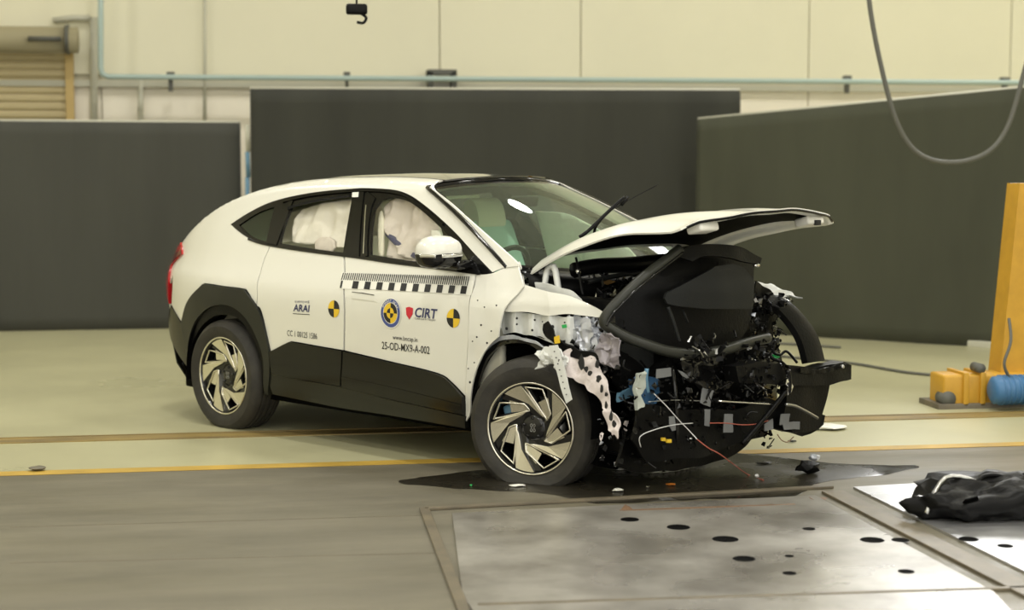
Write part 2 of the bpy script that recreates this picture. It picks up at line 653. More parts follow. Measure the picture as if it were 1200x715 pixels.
# square ventilation bracket above centre screen
a, b = wl(505, 84, YB - 0.35), wl(533, 106, YB - 0.35)
bm = bmesh.new()
for (x, z, sx, sz) in ((a[0], (a[2] + b[2]) / 2, 0.06, a[2] - b[2]), (b[0], (a[2] + b[2]) / 2, 0.06, a[2] - b[2]),
                       ((a[0] + b[0]) / 2, a[2], b[0] - a[0] + 0.06, 0.06), ((a[0] + b[0]) / 2, b[2], b[0] - a[0] + 0.06, 0.06)):
    box(bm, (x, YB - 0.2, z), (sx, 0.22, sz))
tag(new_obj('wall_bracket', bm, M_cable, smooth=False), 'small square dark bracket on the wall above the middle screen', 'bracket')

# thin grey conduits
for u, lab, v0, v1, rr in ((240, 'thin grey conduit down the wall left of the middle screen', -40, 160, 0.02),
                           (110, 'thick grey drain pipe beside the blue pipe drop', 20, 160, 0.045),
                           (165, 'short pale pipe stub below the blue pipe', 93, 160, 0.03)):
    bm = bmesh.new()
    tube(bm, [wl(u, v0, YB - 0.1), wl(u, v1, YB - 0.1)], rr, 8)
    tag(new_obj('conduit', bm, M_pipeg), lab, 'pipe')
bm = bmesh.new()
tube(bm, [wl(62, 24, YB - 0.1), wl(85, 21, YB - 0.1), wl(105, 21, YB - 0.1)], 0.035, 8)
tag(new_obj('conduit', bm, M_pipeg), 'short horizontal grey pipe above the roller shutter drum', 'pipe')

# roller shutter at the left (door_1)
dr = empty('door_1', (wl(40, 140, YB - 0.1)[0], YB - 0.1, 0))
dr['kind'] = 'structure'
x0, x1 = XL + 0.1, wl(78, 100, YB - 0.1)[0]
zt = wl(40, 62, YB - 0.1)[2]
zlow = 0.02
n = int((zt - zlow) / 0.095)
me = None
for k in range(n):
    z = zt - (k + 0.5) * 0.095
    if me is None:
        bm = bmesh.new()
        prof = [(-0.045, 0.02), (-0.02, 0.0), (0.02, -0.004), (0.045, 0.015), (0.045, 0.03), (-0.045, 0.03)]
        vs = [[bm.verts.new((x, yy, zz)) for zz, yy in prof] for x in (x0 - dr.location.x, x1 - dr.location.x)]
        for i in range(6):
            bm.faces.new((vs[0][i], vs[0][(i + 1) % 6], vs[1][(i + 1) % 6], vs[1][i]))
        bm.faces.new(vs[0]); bm.faces.new(vs[1][::-1])
        o = new_obj('slat', bm, M_shut, dr, smooth=False)
        me = o.data
    else:
        o = bpy.data.objects.new('slat', me)
        COL.objects.link(o)
        o.parent = dr
    o.location = (0, 0, z)
bm = bmesh.new()
box(bm, (x1 + 0.04 - dr.location.x, -0.02, zt / 2), (0.09, 0.1, zt))
new_obj('guide_rail', bm, mat('tan_rail', (0.50, 0.36, 0.14), 0.6), dr, smooth=False)
bm = bmesh.new()
rc = wl(60, 47, YB - 0.3)
tube(bm, [(x0 - dr.location.x, -0.25, rc[2]), (wl(92, 47, YB - 0.3)[0] - dr.location.x, -0.25, rc[2])], 0.15, 20)
new_obj('shutter_drum', bm, M_shutd, dr)
bm = bmesh.new()
lx = wl(80, 45, YB - 0.3)[0] - dr.location.x
tube(bm, [(lx - 0.02, -0.3, rc[2]), (lx + 0.02, -0.3, rc[2])], 0.17, 16)
box(bm, (lx - 0.24, -0.4, rc[2]), (0.36, 0.08, 0.05))
new_obj('drum_bracket', bm, M_cable, dr)

# the three dark screens: cloth on a frame
def screen(nm, pts, label, m, folds=0.03, th=0.04):
    """pts: four hall points, top-left, top-right, bottom-right, bottom-left"""
    TL, TR, BR, BL = [Vector(p) for p in pts]
    root = empty(nm, (BL + BR) / 2)
    nrm = (BR - BL).cross(Vector((0, 0, 1))).normalized()
    bm = bmesh.new()
    NX, NZ = 60, 16
    g = []
    for i in range(NX + 1):
        row = []
        for j in range(NZ + 1):
            s, t = i / NX, j / NZ
            p = (BL.lerp(BR, s)).lerp(TL.lerp(TR, s), t)
            q = noise.noise(Vector((s * 9, t * 1.2, TL.x))) * folds + noise.noise(Vector((s * 26, t * 0.6, TL.x + 3))) * folds * 0.35
            row.append(bm.verts.new(p + nrm * q - root.location))
        g.append(row)
    for i in range(NX):
        for j in range(NZ):
            bm.faces.new((g[i][j], g[i + 1][j], g[i + 1][j + 1], g[i][j + 1]))
    shell(bm, 0.006)
    new_obj('cloth', bm, m, root)
    bm = bmesh.new()
    L = root.location
    off = -nrm * 0.04
    tube(bm, [TL + off - L, TR + off - L], 0.022, 8)
    tube(bm, [BL + off + Vector((0, 0, 0.03)) - L, BR + off + Vector((0, 0, 0.03)) - L], 0.022, 8)
    for s in (0.005, 0.5, 0.995):
        tube(bm, [BL.lerp(BR, s) + off - L, TL.lerp(TR, s) + off - L], 0.02, 8)
    new_obj('frame', bm, M_pipeg, root)
    tag(root, label, 'screen')
    return root

yl_ = fl(100, 387)[1]
a = fl(-120, 387)
b = fl(285, 387)
screen('curtain_screen', [(a[0], yl_, wl(-120, 141, yl_)[2]), (b[0], yl_, wl(285, 144, yl_)[2]), (b[0], yl_, 0.005), (a[0], yl_, 0.005)],
       'low wide dark grey curtain screen at the left, below the roller shutter', M_screen, 0.015)
yc = 6.9
M_screenm = mat('dark_curtain', (0.040, 0.041, 0.032), 0.9, vary=0.3, vscale=0.7, bump=0.25, bscale=2.5, stretch=(2.2, 1, 0.35))
screen('curtain_screen', [wl(293, 104, yc), wl(868, 106, yc), (wl(868, 200, yc)[0], yc, 0.01), (wl(293, 200, yc)[0], yc, 0.01)],
       'tallest dark curtain screen in the middle, directly behind the car', M_screenm, 0.03)
A = Vector(fl(815, 378)); B = Vector(fl(1240, 412))
A = Vector((wl(815, 300, 6.2)[0], 6.2, 0.005))
def onv(u, v, P):  # height on the vertical line over P
    k = np.array(W(ray(u, v)))
    t = ((P[0] - CW[0]) * k[0] + (P[1] - CW[1]) * k[1]) / (k[0] ** 2 + k[1] ** 2)
    return CW[2] + k[2] * t
B.z = 0.005
screen('curtain_screen', [(A.x, A.y, onv(815, 140, A)), (B.x, B.y, onv(1240, 98, B)), B, A],
       'olive dark curtain screen angled forward at the right edge', M_screenr, 0.03)
# light kerb at the foot of right screen
bm = bmesh.new()
kb = [fl(955, 388), fl(1165, 408)]
d_ = Vector(kb[1]) - Vector(kb[0])
box(bm, (Vector(kb[0]) + Vector(kb[1])) / 2 + Vector((0.0, -0.06, 0.03)), (d_.length, 0.07, 0.06), Matrix.Rotation(math.atan2(d_.y, d_.x), 3, 'Z'), bev=0.01)
struct('kerb_strip', bm, M_pipeg, flo)

# hose between left and middle screen (white above, blue lower)
hs = empty('air_hose', (wl(291, 200, 7.0)[0], 7.0, 0))
tag(hs, 'thin hose hanging in the gap between the left and middle screens', 'hose')
for (v0, v1, mm, nn) in ((146, 178, M_pipeg, 'hose_upper'), (178, 208, M_bluel, 'hose_lower'), (208, 380, M_bluel, 'hose_tail')):
    p, q = wl(290, v0, 7.0), wl(291, v1, 7.0)
    bm = bmesh.new()
    tube(bm, [Vector(p) - hs.location, Vector(q) - hs.location], 0.024, 8)
    new_obj(nn, bm, mm, hs)

# hanging cable right, blob top centre
cy = 3.0
bm = bmesh.new()
tube(bm, cat([wl(1012, -60, cy), wl(1020, 12, cy), wl(1032, 75, cy), wl(1048, 135, cy), wl(1066, 170, cy), wl(1090, 187, cy), wl(1125, 190, cy),
              wl(1158, 178, cy), wl(1180, 150, cy), wl(1196, 100, cy), wl(1215, 20, cy), wl(1225, -60, cy)], 6), 0.022, 8)
tag(new_obj('hanging_cable', bm, M_cable), 'grey cable hanging in a deep loop before the right screen', 'cable')
p = Vector(wl(418, 14, 2.0))
hk = empty('crane_hook', p)
tag(hk, 'dark hook block hanging at the top edge above the middle screen', 'hook')
bm = bmesh.new()
box(bm, (0, 0, 0.02), (0.16, 0.07, 0.08), bev=0.02)
tube(bm, [(0, 0, 0.05), (0, 0, 2.5)], 0.008, 6)
new_obj('hook_block', bm, M_matte, hk)
bm = bmesh.new()
tube(bm, cat([(0.03, 0, -0.01), (0.07, 0, -0.04), (0.05, 0, -0.08), (0.0, 0, -0.075)], 5), 0.012, 6)
new_obj('hook', bm, M_matte, hk)

# yellow machine with blue motor at right edge
mc = Vector(fl(1165, 478))
mr_ = empty('rail_carriage', mc)
tag(mr_, 'yellow carriage with upright column and blue motor at right edge', 'machine')
ym = mc.y
def mbox(nm, u0, v0, u1, v1, dy, m, bev=0.01, back=0.0):
    p0, p1 = wl(u0, v0, ym + back), wl(u1, v1, ym + back)
    bm = bmesh.new()
    box(bm, Vector(((p0[0] + p1[0]) / 2, ym + back + dy / 2, (p0[2] + p1[2]) / 2)) - mc, (abs(p1[0] - p0[0]), dy, abs(p0[2] - p1[2])), bev=bev)
    return new_obj(nm, bm, m, mr_)
mbox('carriage_beam', 1106, 440, 1240, 474, 0.25, M_yell, 0.02)
bm = bmesh.new()
cq = [wl(1195, 215, ym + 0.1), wl(1262, 215, ym + 0.1), wl(1260, 450, ym + 0.1), wl(1171, 450, ym + 0.1)]
vf = [bm.verts.new(Vector(q) - mc) for q in cq]
vb_ = [bm.verts.new(Vector(q) - mc + Vector((0, 0.2, 0))) for q in cq]
bm.faces.new(vf); bm.faces.new(vb_[::-1])
for i in range(4):
    bm.faces.new((vf[i], vb_[i], vb_[(i + 1) % 4], vf[(i + 1) % 4]))
new_obj('column', bm, M_yell, mr_, smooth=False)
mbox('foot_plate', 1100, 474, 1245, 480, 0.35, M_frame, 0.003, back=-0.03)
for uu in (1130, 1150):
    mbox('rib', uu, 437, uu + 5, 476, 0.30, M_yell, 0.004, back=-0.03)
for uu, vv, rr in ((1112, 468, 0.055), (1150, 432, 0.035)):
    p = Vector(wl(uu, vv, ym - 0.02)) - mc
    bm = bmesh.new()
    tube(bm, [p, p + Vector((0, 0.12, 0))], rr, 16)
    new_obj('wheel', bm, M_cable, mr_)
p = Vector(wl(1180, 457, ym - 0.15)) - mc
bm = bmesh.new()
tube(bm, [p + Vector((-0.12, 0, 0)), p + Vector((-0.10, 0, 0)), p + Vector((0.25, 0, 0))], [0.07, 0.10, 0.10], 20)
for k in range(7):
    tube(bm, [p + Vector((-0.06 + k * 0.04, 0, 0)), p + Vector((-0.05 + k * 0.04, 0, 0))], 0.11, 20)
new_obj('motor', bm, M_motor, mr_)
bm = bmesh.new()
tube(bm, cat([p + Vector((0, -0.02, 0.1)), p + Vector((-0.05, -0.05, 0.2)), p + Vector((0.02, 0, 0.35)), p + Vector((0.05, 0.1, 0.5))], 5), 0.012, 6)
new_obj('motor_cable', bm, M_cable, mr_)

# steel plates in the foreground
def slab(nm, pix, m, z0, z1, label, cat_, par=None, bev=0.006):
    P = [Vector(fl(u, v)) for u, v in pix]
    bm = bmesh.new()
    top = [bm.verts.new((p.x, p.y, z1)) for p in P]
    bot = [bm.verts.new((p.x, p.y, z0)) for p in P]
    bm.faces.new(top)
    bm.faces.new(bot[::-1])
    n = len(P)
    for i in range(n):
        bm.faces.new((top[i], bot[i], bot[(i + 1) % n], top[(i + 1) % n]))
    o = new_obj(nm, bm, m, par, smooth=False)
    if label:
        tag(o, label, cat_)
    return o
pl = slab('steel_plate', [(530, 604), (955, 583), (1165, 697), (1200, 735), (580, 760), (542, 700)], M_plate, 0.0, 0.012,
          'large worn grey steel plate on the floor in front of the crashed car', 'floor plate')
for a, b, w_ in (((497, 598), (560, 760), 0.05), ((497, 598), (975, 572), 0.045), ((975, 578), (1230, 708), 0.12), ((560, 712), (1250, 690), 0.03)):
    A, B = Vector(fl(*a)), Vector(fl(*b))
    dv = B - A
    bm = bmesh.new()
    box(bm, (A + B) / 2 + Vector((0, 0, 0.008)), (dv.length, w_, 0.014), Matrix.Rotation(math.atan2(dv.y, dv.x), 3, 'Z'), bev=0.003)
    new_obj('frame_bar', bm, M_frame, pl, smooth=False)
pl2 = slab('steel_plate', [(1000, 573), (1190, 562), (1330, 640), (1300, 720), (1212, 678)], M_plate2, 0.0, 0.012,
           'bright shiny steel plate at the right under the black debris', 'floor plate')
for (u, v, r_) in ((795, 618, .055), (850, 632, .06), (1022, 633, .055), (1055, 633, .04), (1062, 670, .035), (738, 609, .045), (872, 655, .05), (925, 672, .03), (948, 620, .03), (925, 652, .02)):
    p = Vector(fl(u, v, 0.012))
    bm = bmesh.new()
    lathe(bm, [(0.001, 0.0012), (r_ * 0.86, 0.0012), (r_, 0.003), (r_ * 1.05, 0.0005)], 'Z', 20, closed=False)
    for q in bm.verts:
        q.co += p - Vector((0, 0, 0.0008))
    new_obj('socket_hole', bm, M_dark, pl)
for (u, v, r_) in ((1135, 632, .045), (1178, 640, .035)):
    p = Vector(fl(u, v, 0.012))
    bm = bmesh.new()
    lathe(bm, [(0.001, 0.0012), (r_ * 0.86, 0.0012), (r_, 0.003), (r_ * 1.05, 0.0005)], 'Z', 20, closed=False)
    for q in bm.verts:
        q.co += p - Vector((0, 0, 0.0008))
    new_obj('socket_hole', bm, M_dark, pl2)

# oil puddle: thin films with irregular edges
def puddle(nm, pix, z, m, label, par=None):
    P = [(p[0], p[1]) for p in smooth_poly([fl(u, v)[:2] for u, v in pix], corner=170, n=8)]
    bm = grid_fill(P, 0.25)
    for v in bm.verts:
        v.co.z = z
    bd = {v for e in bm.edges if len(e.link_faces) == 1 for v in e.verts}
    for v in bd:
        v.co += noise.noise_vector(v.co * 9) * 0.03
        v.co.z = 0.0015
    o = new_obj(nm, bm, m)
    o['kind'] = 'stuff'
    if par:
        o.parent = par
    else:
        tag(o, label, 'puddle', kind='stuff')
    return o
puddle('oil_puddle', [(468, 566), (520, 556), (600, 548), (700, 540), (760, 532), (850, 530), (930, 538), (1000, 545), (1075, 546), (1040, 556),
                      (960, 566), (930, 582), (860, 584), (790, 587), (700, 590), (640, 579), (560, 574)], 0.004, M_oil,
       'dark oil and coolant puddle spread under the wrecked front end')
puddle('stain', [(700, 596), (790, 590), (900, 586), (965, 583), (950, 592), (860, 600), (760, 605)], 0.0135,
       mat('rust_stain', (0.20, 0.12, 0.07), 0.5, vary=0.3, vscale=5), 'thin rusty brown stain', pl)

# ================================================================== THE CAR
car = empty('crashed_car', (0, 0, 0), -ROOM)
tag(car, 'white coupe SUV with smashed front end and raised hood after a crash test', 'car')

w_plan = interp([(-2.52, .40), (-2.46, .56), (-2.38, .66), (-2.26, .745), (-2.1, .81), (-1.9, .865), (-1.65, .91), (-1.35, .93), (-1.0, .93), (0, .93), (.9, .935), (1.6, .94), (2.2, .9)])
o_z = interp([(.1, -.16), (.22, -.08), (.32, -.035), (.45, -.016), (.6, -.010), (.75, -.004), (.86, 0), (.95, -.006), (1.0, -.018), (1.06, -.05), (1.12, -.08),
              (1.25, -.135), (1.4, -.205), (1.55, -.285), (1.65, -.345), (1.7, -.39)])
z_top = interp([(-2.6, 1.06), (-2.45, 1.13), (-2.3, 1.225), (-2.1, 1.362), (-1.9, 1.472), (-1.6, 1.582), (-1.3, 1.645), (-1.0, 1.682), (-.6, 1.702),
                (-.2, 1.708), (.1, 1.702), (.35, 1.688), (.6, 1.68), (1.5, 1.68)])




def S(x, z):
    base = w_plan(x) + o_z(z)
    zt = z_top(x)
    zc = zt - 0.085
    if z > zc:
        k = min((z - zc) / (zt - zc), 1.0)
        base *= max(1 - k ** 2.6, 0.0) ** (1 / 2.2)
    return base


def on_body(u, v, extra=0.0):
    """First hit of the sight line with the right side surface; returns x, z."""
    k = ray(u, v)
    k = k / np.linalg.norm(k)
    t0, t1 = 7.0, 13.6
    best, bt = 1e9, None
    N = 260
    prev = None
    for i in range(N + 1):
        t = t0 + (t1 - t0) * i / N
        p = CAMC + k * t
        g = -p[1] - S(p[0], p[2]) - extra
        if p[0] < -2.52:
            g = max(g, -2.52 - p[0] + 0.01)
        if g < best:
            best, bt = g, t
        if g <= 0:
            lo, hi = t - (t1 - t0) / N, t
            for _ in range(16):
                m_ = (lo + hi) / 2
                p = CAMC + k * m_
                if -p[1] - S(p[0], p[2]) - extra > 0:
                    lo = m_
                else:
                    hi = m_
            return p[0], p[2]
    p = CAMC + k * bt
    return p[0], p[2]


def outline(pts):
    """'px' tuples (u, v) become side-view x, z; ('s', x, z) entries are used as they are."""
    return [(p[1], p[2]) if p[0] == 's' else on_body(p[0], p[1]) for p in pts]


def side_panel(name, pts, m, off=0.0, t=0.012, step=0.05, both=True, holes=(), corner=38, parent=None, label=None, extra=None, sm=True, mirror_label=None, railed=False):
    pl = outline(pts)
    if sm:
        pl = smooth_poly(pl, corner)
    hl = [smooth_poly(outline(h), corner) for h in holes]
    res = []
    for sgn in ((-1, 1) if both else (-1,)):
        bm = grid_fill(pl, step, hl)
        for v in bm.verts:
            x, z = v.co.x, v.co.y
            if railed and x < 0.27:
                zr = railz(x, YR(x))
                if z > zr - 0.006:
                    z = zr
            y = S(x, z) + off + (extra(x, z) if extra else 0.0)
            v.co = Vector((x, sgn * y, z))
        for f in bm.faces:
            f.normal_update()
        shell_dir(bm, t, sgn)
        res.append(new_obj(name, bm, m, parent if parent is not None and sgn < 0 else car, label=label if sgn < 0 else mirror_label, angle=35))
    return res


def shell_dir(bm, t, sgn):
    """Thickness of a side panel, straight towards the middle of the car."""
    vs = list(bm.verts)
    fs = list(bm.faces)
    bd = [e for e in bm.edges if len(e.link_faces) == 1]
    lo = {v: bm.verts.new(v.co - Vector((0, sgn * t, 0))) for v in vs}
    for f in fs:
        bm.faces.new([lo[v] for v in reversed(f.verts)])
    for e in bd:
        a, b = e.verts
        bm.faces.new((a, b, lo[b], lo[a]))


# --- window band outline (photo pixels)
DLO_TOP = [(270, 263), (290, 250), (313, 238.5), (340, 230.5), (375, 224.5), (414, 221), (432, 220.5), (462, 222.5), (480, 228.5), (497, 240), (515, 255), (535, 274), (555, 296), (576, 319)]
DLO_BOT = [(576, 321.5), (558, 321), (530, 317), (500, 313), (460, 308), (420, 302), (380, 297), (350, 293), (325, 289.5), (305, 285), (291, 279), (279, 271)]


def rail(xs, y=0.60):
    """side-view points where the body turns into the roof"""
    out = []
    for x in xs:
        lo, hi = z_top(x) - 0.3, z_top(x)
        for _ in range(30):
            m_ = (lo + hi) / 2
            if S(x, m_) > y:
                lo = m_
            else:
                hi = m_
        out.append(('s', x, lo))
    return out


def railz(x, y):
    lo, hi = z_top(x) - 0.45, z_top(x)
    for _ in range(34):
        m_ = (lo + hi) / 2
        if S(x, m_) > y:
            lo = m_
        else:
            hi = m_
    return lo


YR = lambda x: max(min(0.60, S(x, z_top(x) - 0.035)), 0.2)

# --- quarter panel: one stamping from tail lamp over the windows to the A-pillar
xs_r = [-2.36 + 2.61 * k / 34 for k in range(35)]
RAILP = [('s', x, railz(x, YR(x))) for x in xs_r]
PILLAR = [(509, 223), (528, 238), (548, 256), (574, 279), (604, 306)]
side_body = RAILP + PILLAR + [(607, 312), (590, 314), (577, 319)] + [(p[0], p[1]) for p in DLO_TOP[::-1][1:]] + \
    [(279, 271.5), (291, 279.5), (305, 285.5), (316, 288.5), (309, 305), (303, 325), (301, 348), (300, 357.5),
     (290.5, 341.5), (285, 338), (262, 335), (242, 332), (236, 335), (220, 355), (214, 379), (201, 357), (202, 340), (203, 322), ('s', -2.30, 0.80), ('s', -2.35, 0.95), ('s', -2.375, 1.05)]
side_panel('side_body', side_body, M_paint, step=0.024, railed=True)

def door_lump(x, z):
    return 0.0

# --- rear door, front door
DS = 403.0
rear_door = [(316.8, 289), (350, 293.5), (380, 297.5), (402.3, 300.3), (402.5, 350), (402.3, 410.3), (374, 405.5), (346, 400.5), (338, 401), (317.5, 411.5),
             (307, 366), (301, 358), (302, 348), (303.8, 325), (309.8, 305)]
rd = side_panel('rear_door', rear_door, M_paint, step=0.05)[0]
front_door = [(404.2, 300.6), (420, 302.5), (460, 308.5), (500, 313.5), (530, 317.6), (557, 321.6), (553, 340), (549, 380), (546.5, 430), (545, 463.5),
              (530, 448), (513, 437), (458, 423.5), (404.2, 410.7), (404.4, 350)]
fd = side_panel('front_door', front_door, M_paint, step=0.05)[0]

# dark frames behind the gaps, and black window surround
side_panel('door_frame', [(303, 290), (350, 296), (420, 304), (500, 315), (570, 324), (552, 345), (547, 470), (400, 440), (312, 420), (296, 345)], M_dark, off=-0.03, t=0.02, step=0.1)
RG = [(279.5, 264), (300, 250.5), (318, 243.5), (323, 243), (318, 262), (312, 284), (300, 280.5), (290, 275)]
RD = [(327, 285.5), (333, 262), (341, 243), (360, 237), (385, 232), (412.5, 229), (408, 255), (401.5, 296.5), (365, 291.5)]
FD = [(433.5, 298.5), (434.5, 270), (438, 246), (445, 236), (458, 232), (475, 235), (488, 242.5), (503, 255), (522, 273), (540, 293), (552, 312), (548, 315), (500, 309)]
side_panel('window_surround', DLO_TOP + DLO_BOT, M_gloss, off=-0.004, t=0.02, step=0.05, holes=[RG, RD, FD])
side_panel('quarter_window', RG, G_dark, off=-0.012, t=0.003, step=0.08)
side_panel('rear_window', RD, G_side, off=-0.012, t=0.003, step=0.08)
side_panel('front_window', FD, G_side, off=-0.012, t=0.003, step=0.08)
# belt moulding, B-pillar trims and bright seam strips
side_panel('belt_moulding', [(291, 279), (305, 284.5), (325, 288), (350, 291.5), (380, 295.5), (420, 300.5), (460, 306.5), (500, 311.5), (530, 315.5), (565, 319.5), (562, 322), (530, 318), (500, 314), (460, 309), (420, 303), (380, 298), (350, 294), (325, 290), (305, 286), (291, 281)], M_gloss, off=0.006, t=0.01, step=0.06)
side_panel('drip_moulding', [(330, 234.5), (360, 227.8), (395, 223.5), (432, 221.5), (460, 223.5), (478, 229), (500, 245), (520, 262), (519, 264), (498, 247), (477, 231.5), (459, 226), (432, 224), (395, 226), (360, 230.5), (331, 237)], M_gloss, off=0.008, t=0.01, step=0.05)
side_panel('pillar_cover', [(414, 224), (427, 223.5), (423, 262), (421, 301), (403, 298.5), (409, 262)], M_gloss, off=0.004, t=0.01, step=0.06)
side_panel('pillar_cover', [(430.5, 224), (440, 232), (435, 245), (431.5, 270), (431, 300), (427, 300), (427.5, 262)], M_gloss, off=0.004, t=0.01, step=0.06)
side_panel('pillar_cover', [(322, 243), (344, 234), (333, 262), (324, 287), (312, 285), (317, 262)], M_gloss, off=0.003, t=0.01, step=0.06)
side_panel('seam_strip', [(429.3, 240), (430.3, 240), (428.3, 275), (427.5, 297), (426.3, 297), (427.2, 275)], M_chrome, off=0.008, t=0.006, step=0.06, both=False)
side_panel('pillar_sticker', [(414.5, 225.5), (421.5, 225), (421, 231), (414, 231)], M_wht, off=0.012, t=0.004, step=0.06, both=False, label='small white square sticker')
side_panel('wind_deflector', [(338, 243), (350, 238.5), (375, 233), (411, 228.5), (411, 231), (375, 236), (350, 241.5), (338, 246)], M_matte, off=0.010, t=0.008, step=0.05, both=False)

# --- lower cladding
def clad_x(x, z):
    # rolls outwards to a ledge and tucks under
    return 0.016 + 0.012 * math.exp(-((z - 0.40) / 0.10) ** 2) - 0.03 * max(0, (0.36 - z)) / 0.14
door_clad_r = [(317.5, 412.5), (338, 402), (346, 401.5), (374, 406.5), (402.3, 411.3), (402.5, 452), (360, 445), (322, 438)]
side_panel('door_cladding', door_clad_r, M_clad, extra=clad_x, off=0, t=0.03, step=0.03)
door_clad_f = [(404, 411.8), (458, 424.5), (513, 438), (530, 449), (545, 465), (545, 486), (500, 476), (450, 465), (404.2, 454)]
side_panel('door_cladding', door_clad_f, M_clad, extra=clad_x, off=0, t=0.03, step=0.03)
side_panel('sill_cover', [(314, 437), (360, 446.5), (402, 453.8), (450, 466.5), (500, 477.5), (546, 488), (546.5, 502), (500, 494), (450, 485.5), (400, 478), (360, 470), (321, 462)], M_arch,
           extra=lambda x, z: 0.008, t=0.03, step=0.04)
# stepped ridges under the front door
side_panel('sill_ridge', [(404, 441), (470, 455), (545, 474), (545, 476.5), (470, 457.5), (404, 443)], M_clad, extra=clad_x, off=0.006, t=0.01, step=0.05, both=False)

# --- rear wheel arch
ARCH_OUT = [(214, 380), (220.5, 355.5), (236.5, 336), (242, 333), (262, 336), (285, 339), (290, 342.5), (306, 367), (317, 412), (318, 440), (317, 463)]
ARCH_MID = [(313, 462), (311, 425), (303, 396), (291, 374), (277, 361), (262, 357), (246, 361), (232, 375), (224, 396), (221.5, 420)]
side_panel('wheel_arch_trim', ARCH_OUT + ARCH_MID + [(218, 400)], M_arch, off=0.018, t=0.04, step=0.04)
ARCH_IN = [(222, 432), (225, 405), (235, 384), (250, 371), (264, 369), (280, 374), (296, 396), (306, 425), (309, 460)]
side_panel('wheel_arch_lip', ARCH_MID[::-1] + ARCH_IN[::-1], M_matte, off=0.0, t=0.05, step=0.04)
# rear bumper side (black corner + glossy lower wrap)
side_panel('rear_bumper', [(201, 358), (207, 368), (214.5, 381), (218, 400), (220, 420), (223, 433), (216, 424), (206, 408), (200, 392), (197, 375)], M_clad, off=0.008, t=0.03, step=0.04)

# wheel housing: dark half drum
for sg in (-1, 1):
    for cx, cz, nm in ((-1.3875, .37, 'wheel_housing'), (1.36, .37, 'wheel_housing')):
        bm = bmesh.new()
        n = 28
        R_ = 0.45
        ys = (sg * (0.90 if cx < 0 else 0.86), sg * 0.56)
        A = [[bm.verts.new((cx + R_ * math.cos(math.pi * (1.12 * k / n - 0.06)), y, cz + R_ * math.sin(math.pi * (1.12 * k / n - 0.06)))) for k in range(n + 1)] for y in ys]
        for k in range(n):
            bm.faces.new((A[0][k], A[0][k + 1], A[1][k + 1], A[1][k]))
        bm.faces.new(A[1])
        new_obj(nm, bm, M_dark, car)

# --- roof skin and glass roof
def roof_patch(name, m, x0, x1, f0, f1, nx, ny, dz=0.0, t=0.01, front=None):
    bm = bmesh.new()
    g = []
    for i in range(nx + 1):
        row = []
        for j in range(ny + 1):
            s = f0 + (f1 - f0) * j / ny
            xe = x1 + (front(s) if front else 0)
            x = x0 + (xe - x0) * i / nx
            y = s * YR(x)
            z = railz(x, max(abs(y), 0.0)) if abs(y) > 0.03 else railz(x, 0.03)
            row.append(bm.verts.new((x, y, z + dz)))
        g.append(row)
    for i in range(nx):
        for j in range(ny):
            bm.faces.new((g[i][j], g[i + 1][j], g[i + 1][j + 1], g[i][j + 1]))
    bmesh.ops.recalc_face_normals(bm, faces=list(bm.faces))
    if sum(f.normal.z for f in bm.faces) < 0:
        bmesh.ops.reverse_faces(bm, faces=list(bm.faces))
    bm.normal_update()
    shell(bm, t)
    return new_obj(name, bm, m, car, angle=35)
hdr = lambda s: 0.12 * (1 - s * s)
roof_patch('roof_glass', M_roofg, -1.35, 0.27, -0.93, 0.93, 40, 24, 0.003, front=hdr)
roof_patch('tailgate', M_paint, -2.36, -1.95, -1, 1, 16, 24, 0)
roof_patch('roof_rail', M_paint, -1.95, 0.26, -1.0, -0.93, 50, 2)
roof_patch('roof_rail', M_paint, -1.95, 0.26, 0.93, 1.0, 50, 2)
roof_patch('rear_screen', M_roofg, -1.95, -1.36, -0.93, 0.93, 20, 20, 0.0)
# shark fin / rail foot seen on top of the roof
bm = bmesh.new()
tube(bm, cat([(-1.02, -0.40, 1.625), (-0.99, -0.40, 1.645), (-0.93, -0.40, 1.652), (-0.86, -0.40, 1.64)], 4), [0.008] * 13, 6)
new_obj('roof_antenna', bm, M_gloss, car)

# tail: rear face, lamps, bumper
bm = bmesh.new()
prof = [(-2.36, 1.135), (-2.44, 1.10), (-2.47, 1.0), (-2.46, .85), (-2.42, .7)]
N = 24
g = []
for (x, z) in prof:
    row = []
    for j in range(N + 1):
        s = -1 + 2 * j / N
        xx = x + 0.12 * s ** 4 + 0.02
        row.append(bm.verts.new((xx, s * (S(xx, z) - 0.006 if xx > -2.5 else .5), z)))
    g.append(row)
for i in range(len(g) - 1):
    for j in range(N):
        bm.faces.new((g[i][j], g[i][j + 1], g[i + 1][j + 1], g[i + 1][j]))
shell(bm, 0.01)
new_obj('tailgate', bm, M_paint, car)
bm = bmesh.new()
prof = [(-2.40, .72), (-2.50, .62), (-2.50, .5), (-2.44, .36), (-2.30, .26)]
g = []
for (x, z) in prof:
    row = []
    for j in range(N + 1):
        s = -1 + 2 * j / N
        xx = x + 0.30 * s ** 4
        row.append(bm.verts.new((xx, s * min(S(max(xx, -2.4), z), 0.84), z)))
    g.append(row)
for i in range(len(g) - 1):
    for j in range(N):
        bm.faces.new((g[i][j], g[i][j + 1], g[i + 1][j + 1], g[i + 1][j]))
shell(bm, 0.01)
new_obj('rear_bumper', bm, M_clad, car, label='lower black bumper cover')

side_panel('tail_lamp', [(197.5, 292), (206, 286), (213, 284), (214.5, 291), (215, 298), (209, 303), (203, 310), (199.5, 330), (200, 356), (197.5, 345), (197, 310)], M_red, off=0.016, t=0.04, step=0.03)
side_panel('tail_lamp_lens', [(204, 298), (214, 293), (215, 297.5), (209, 302), (204.5, 308)], M_redd, off=0.022, t=0.01, step=0.03, both=False)

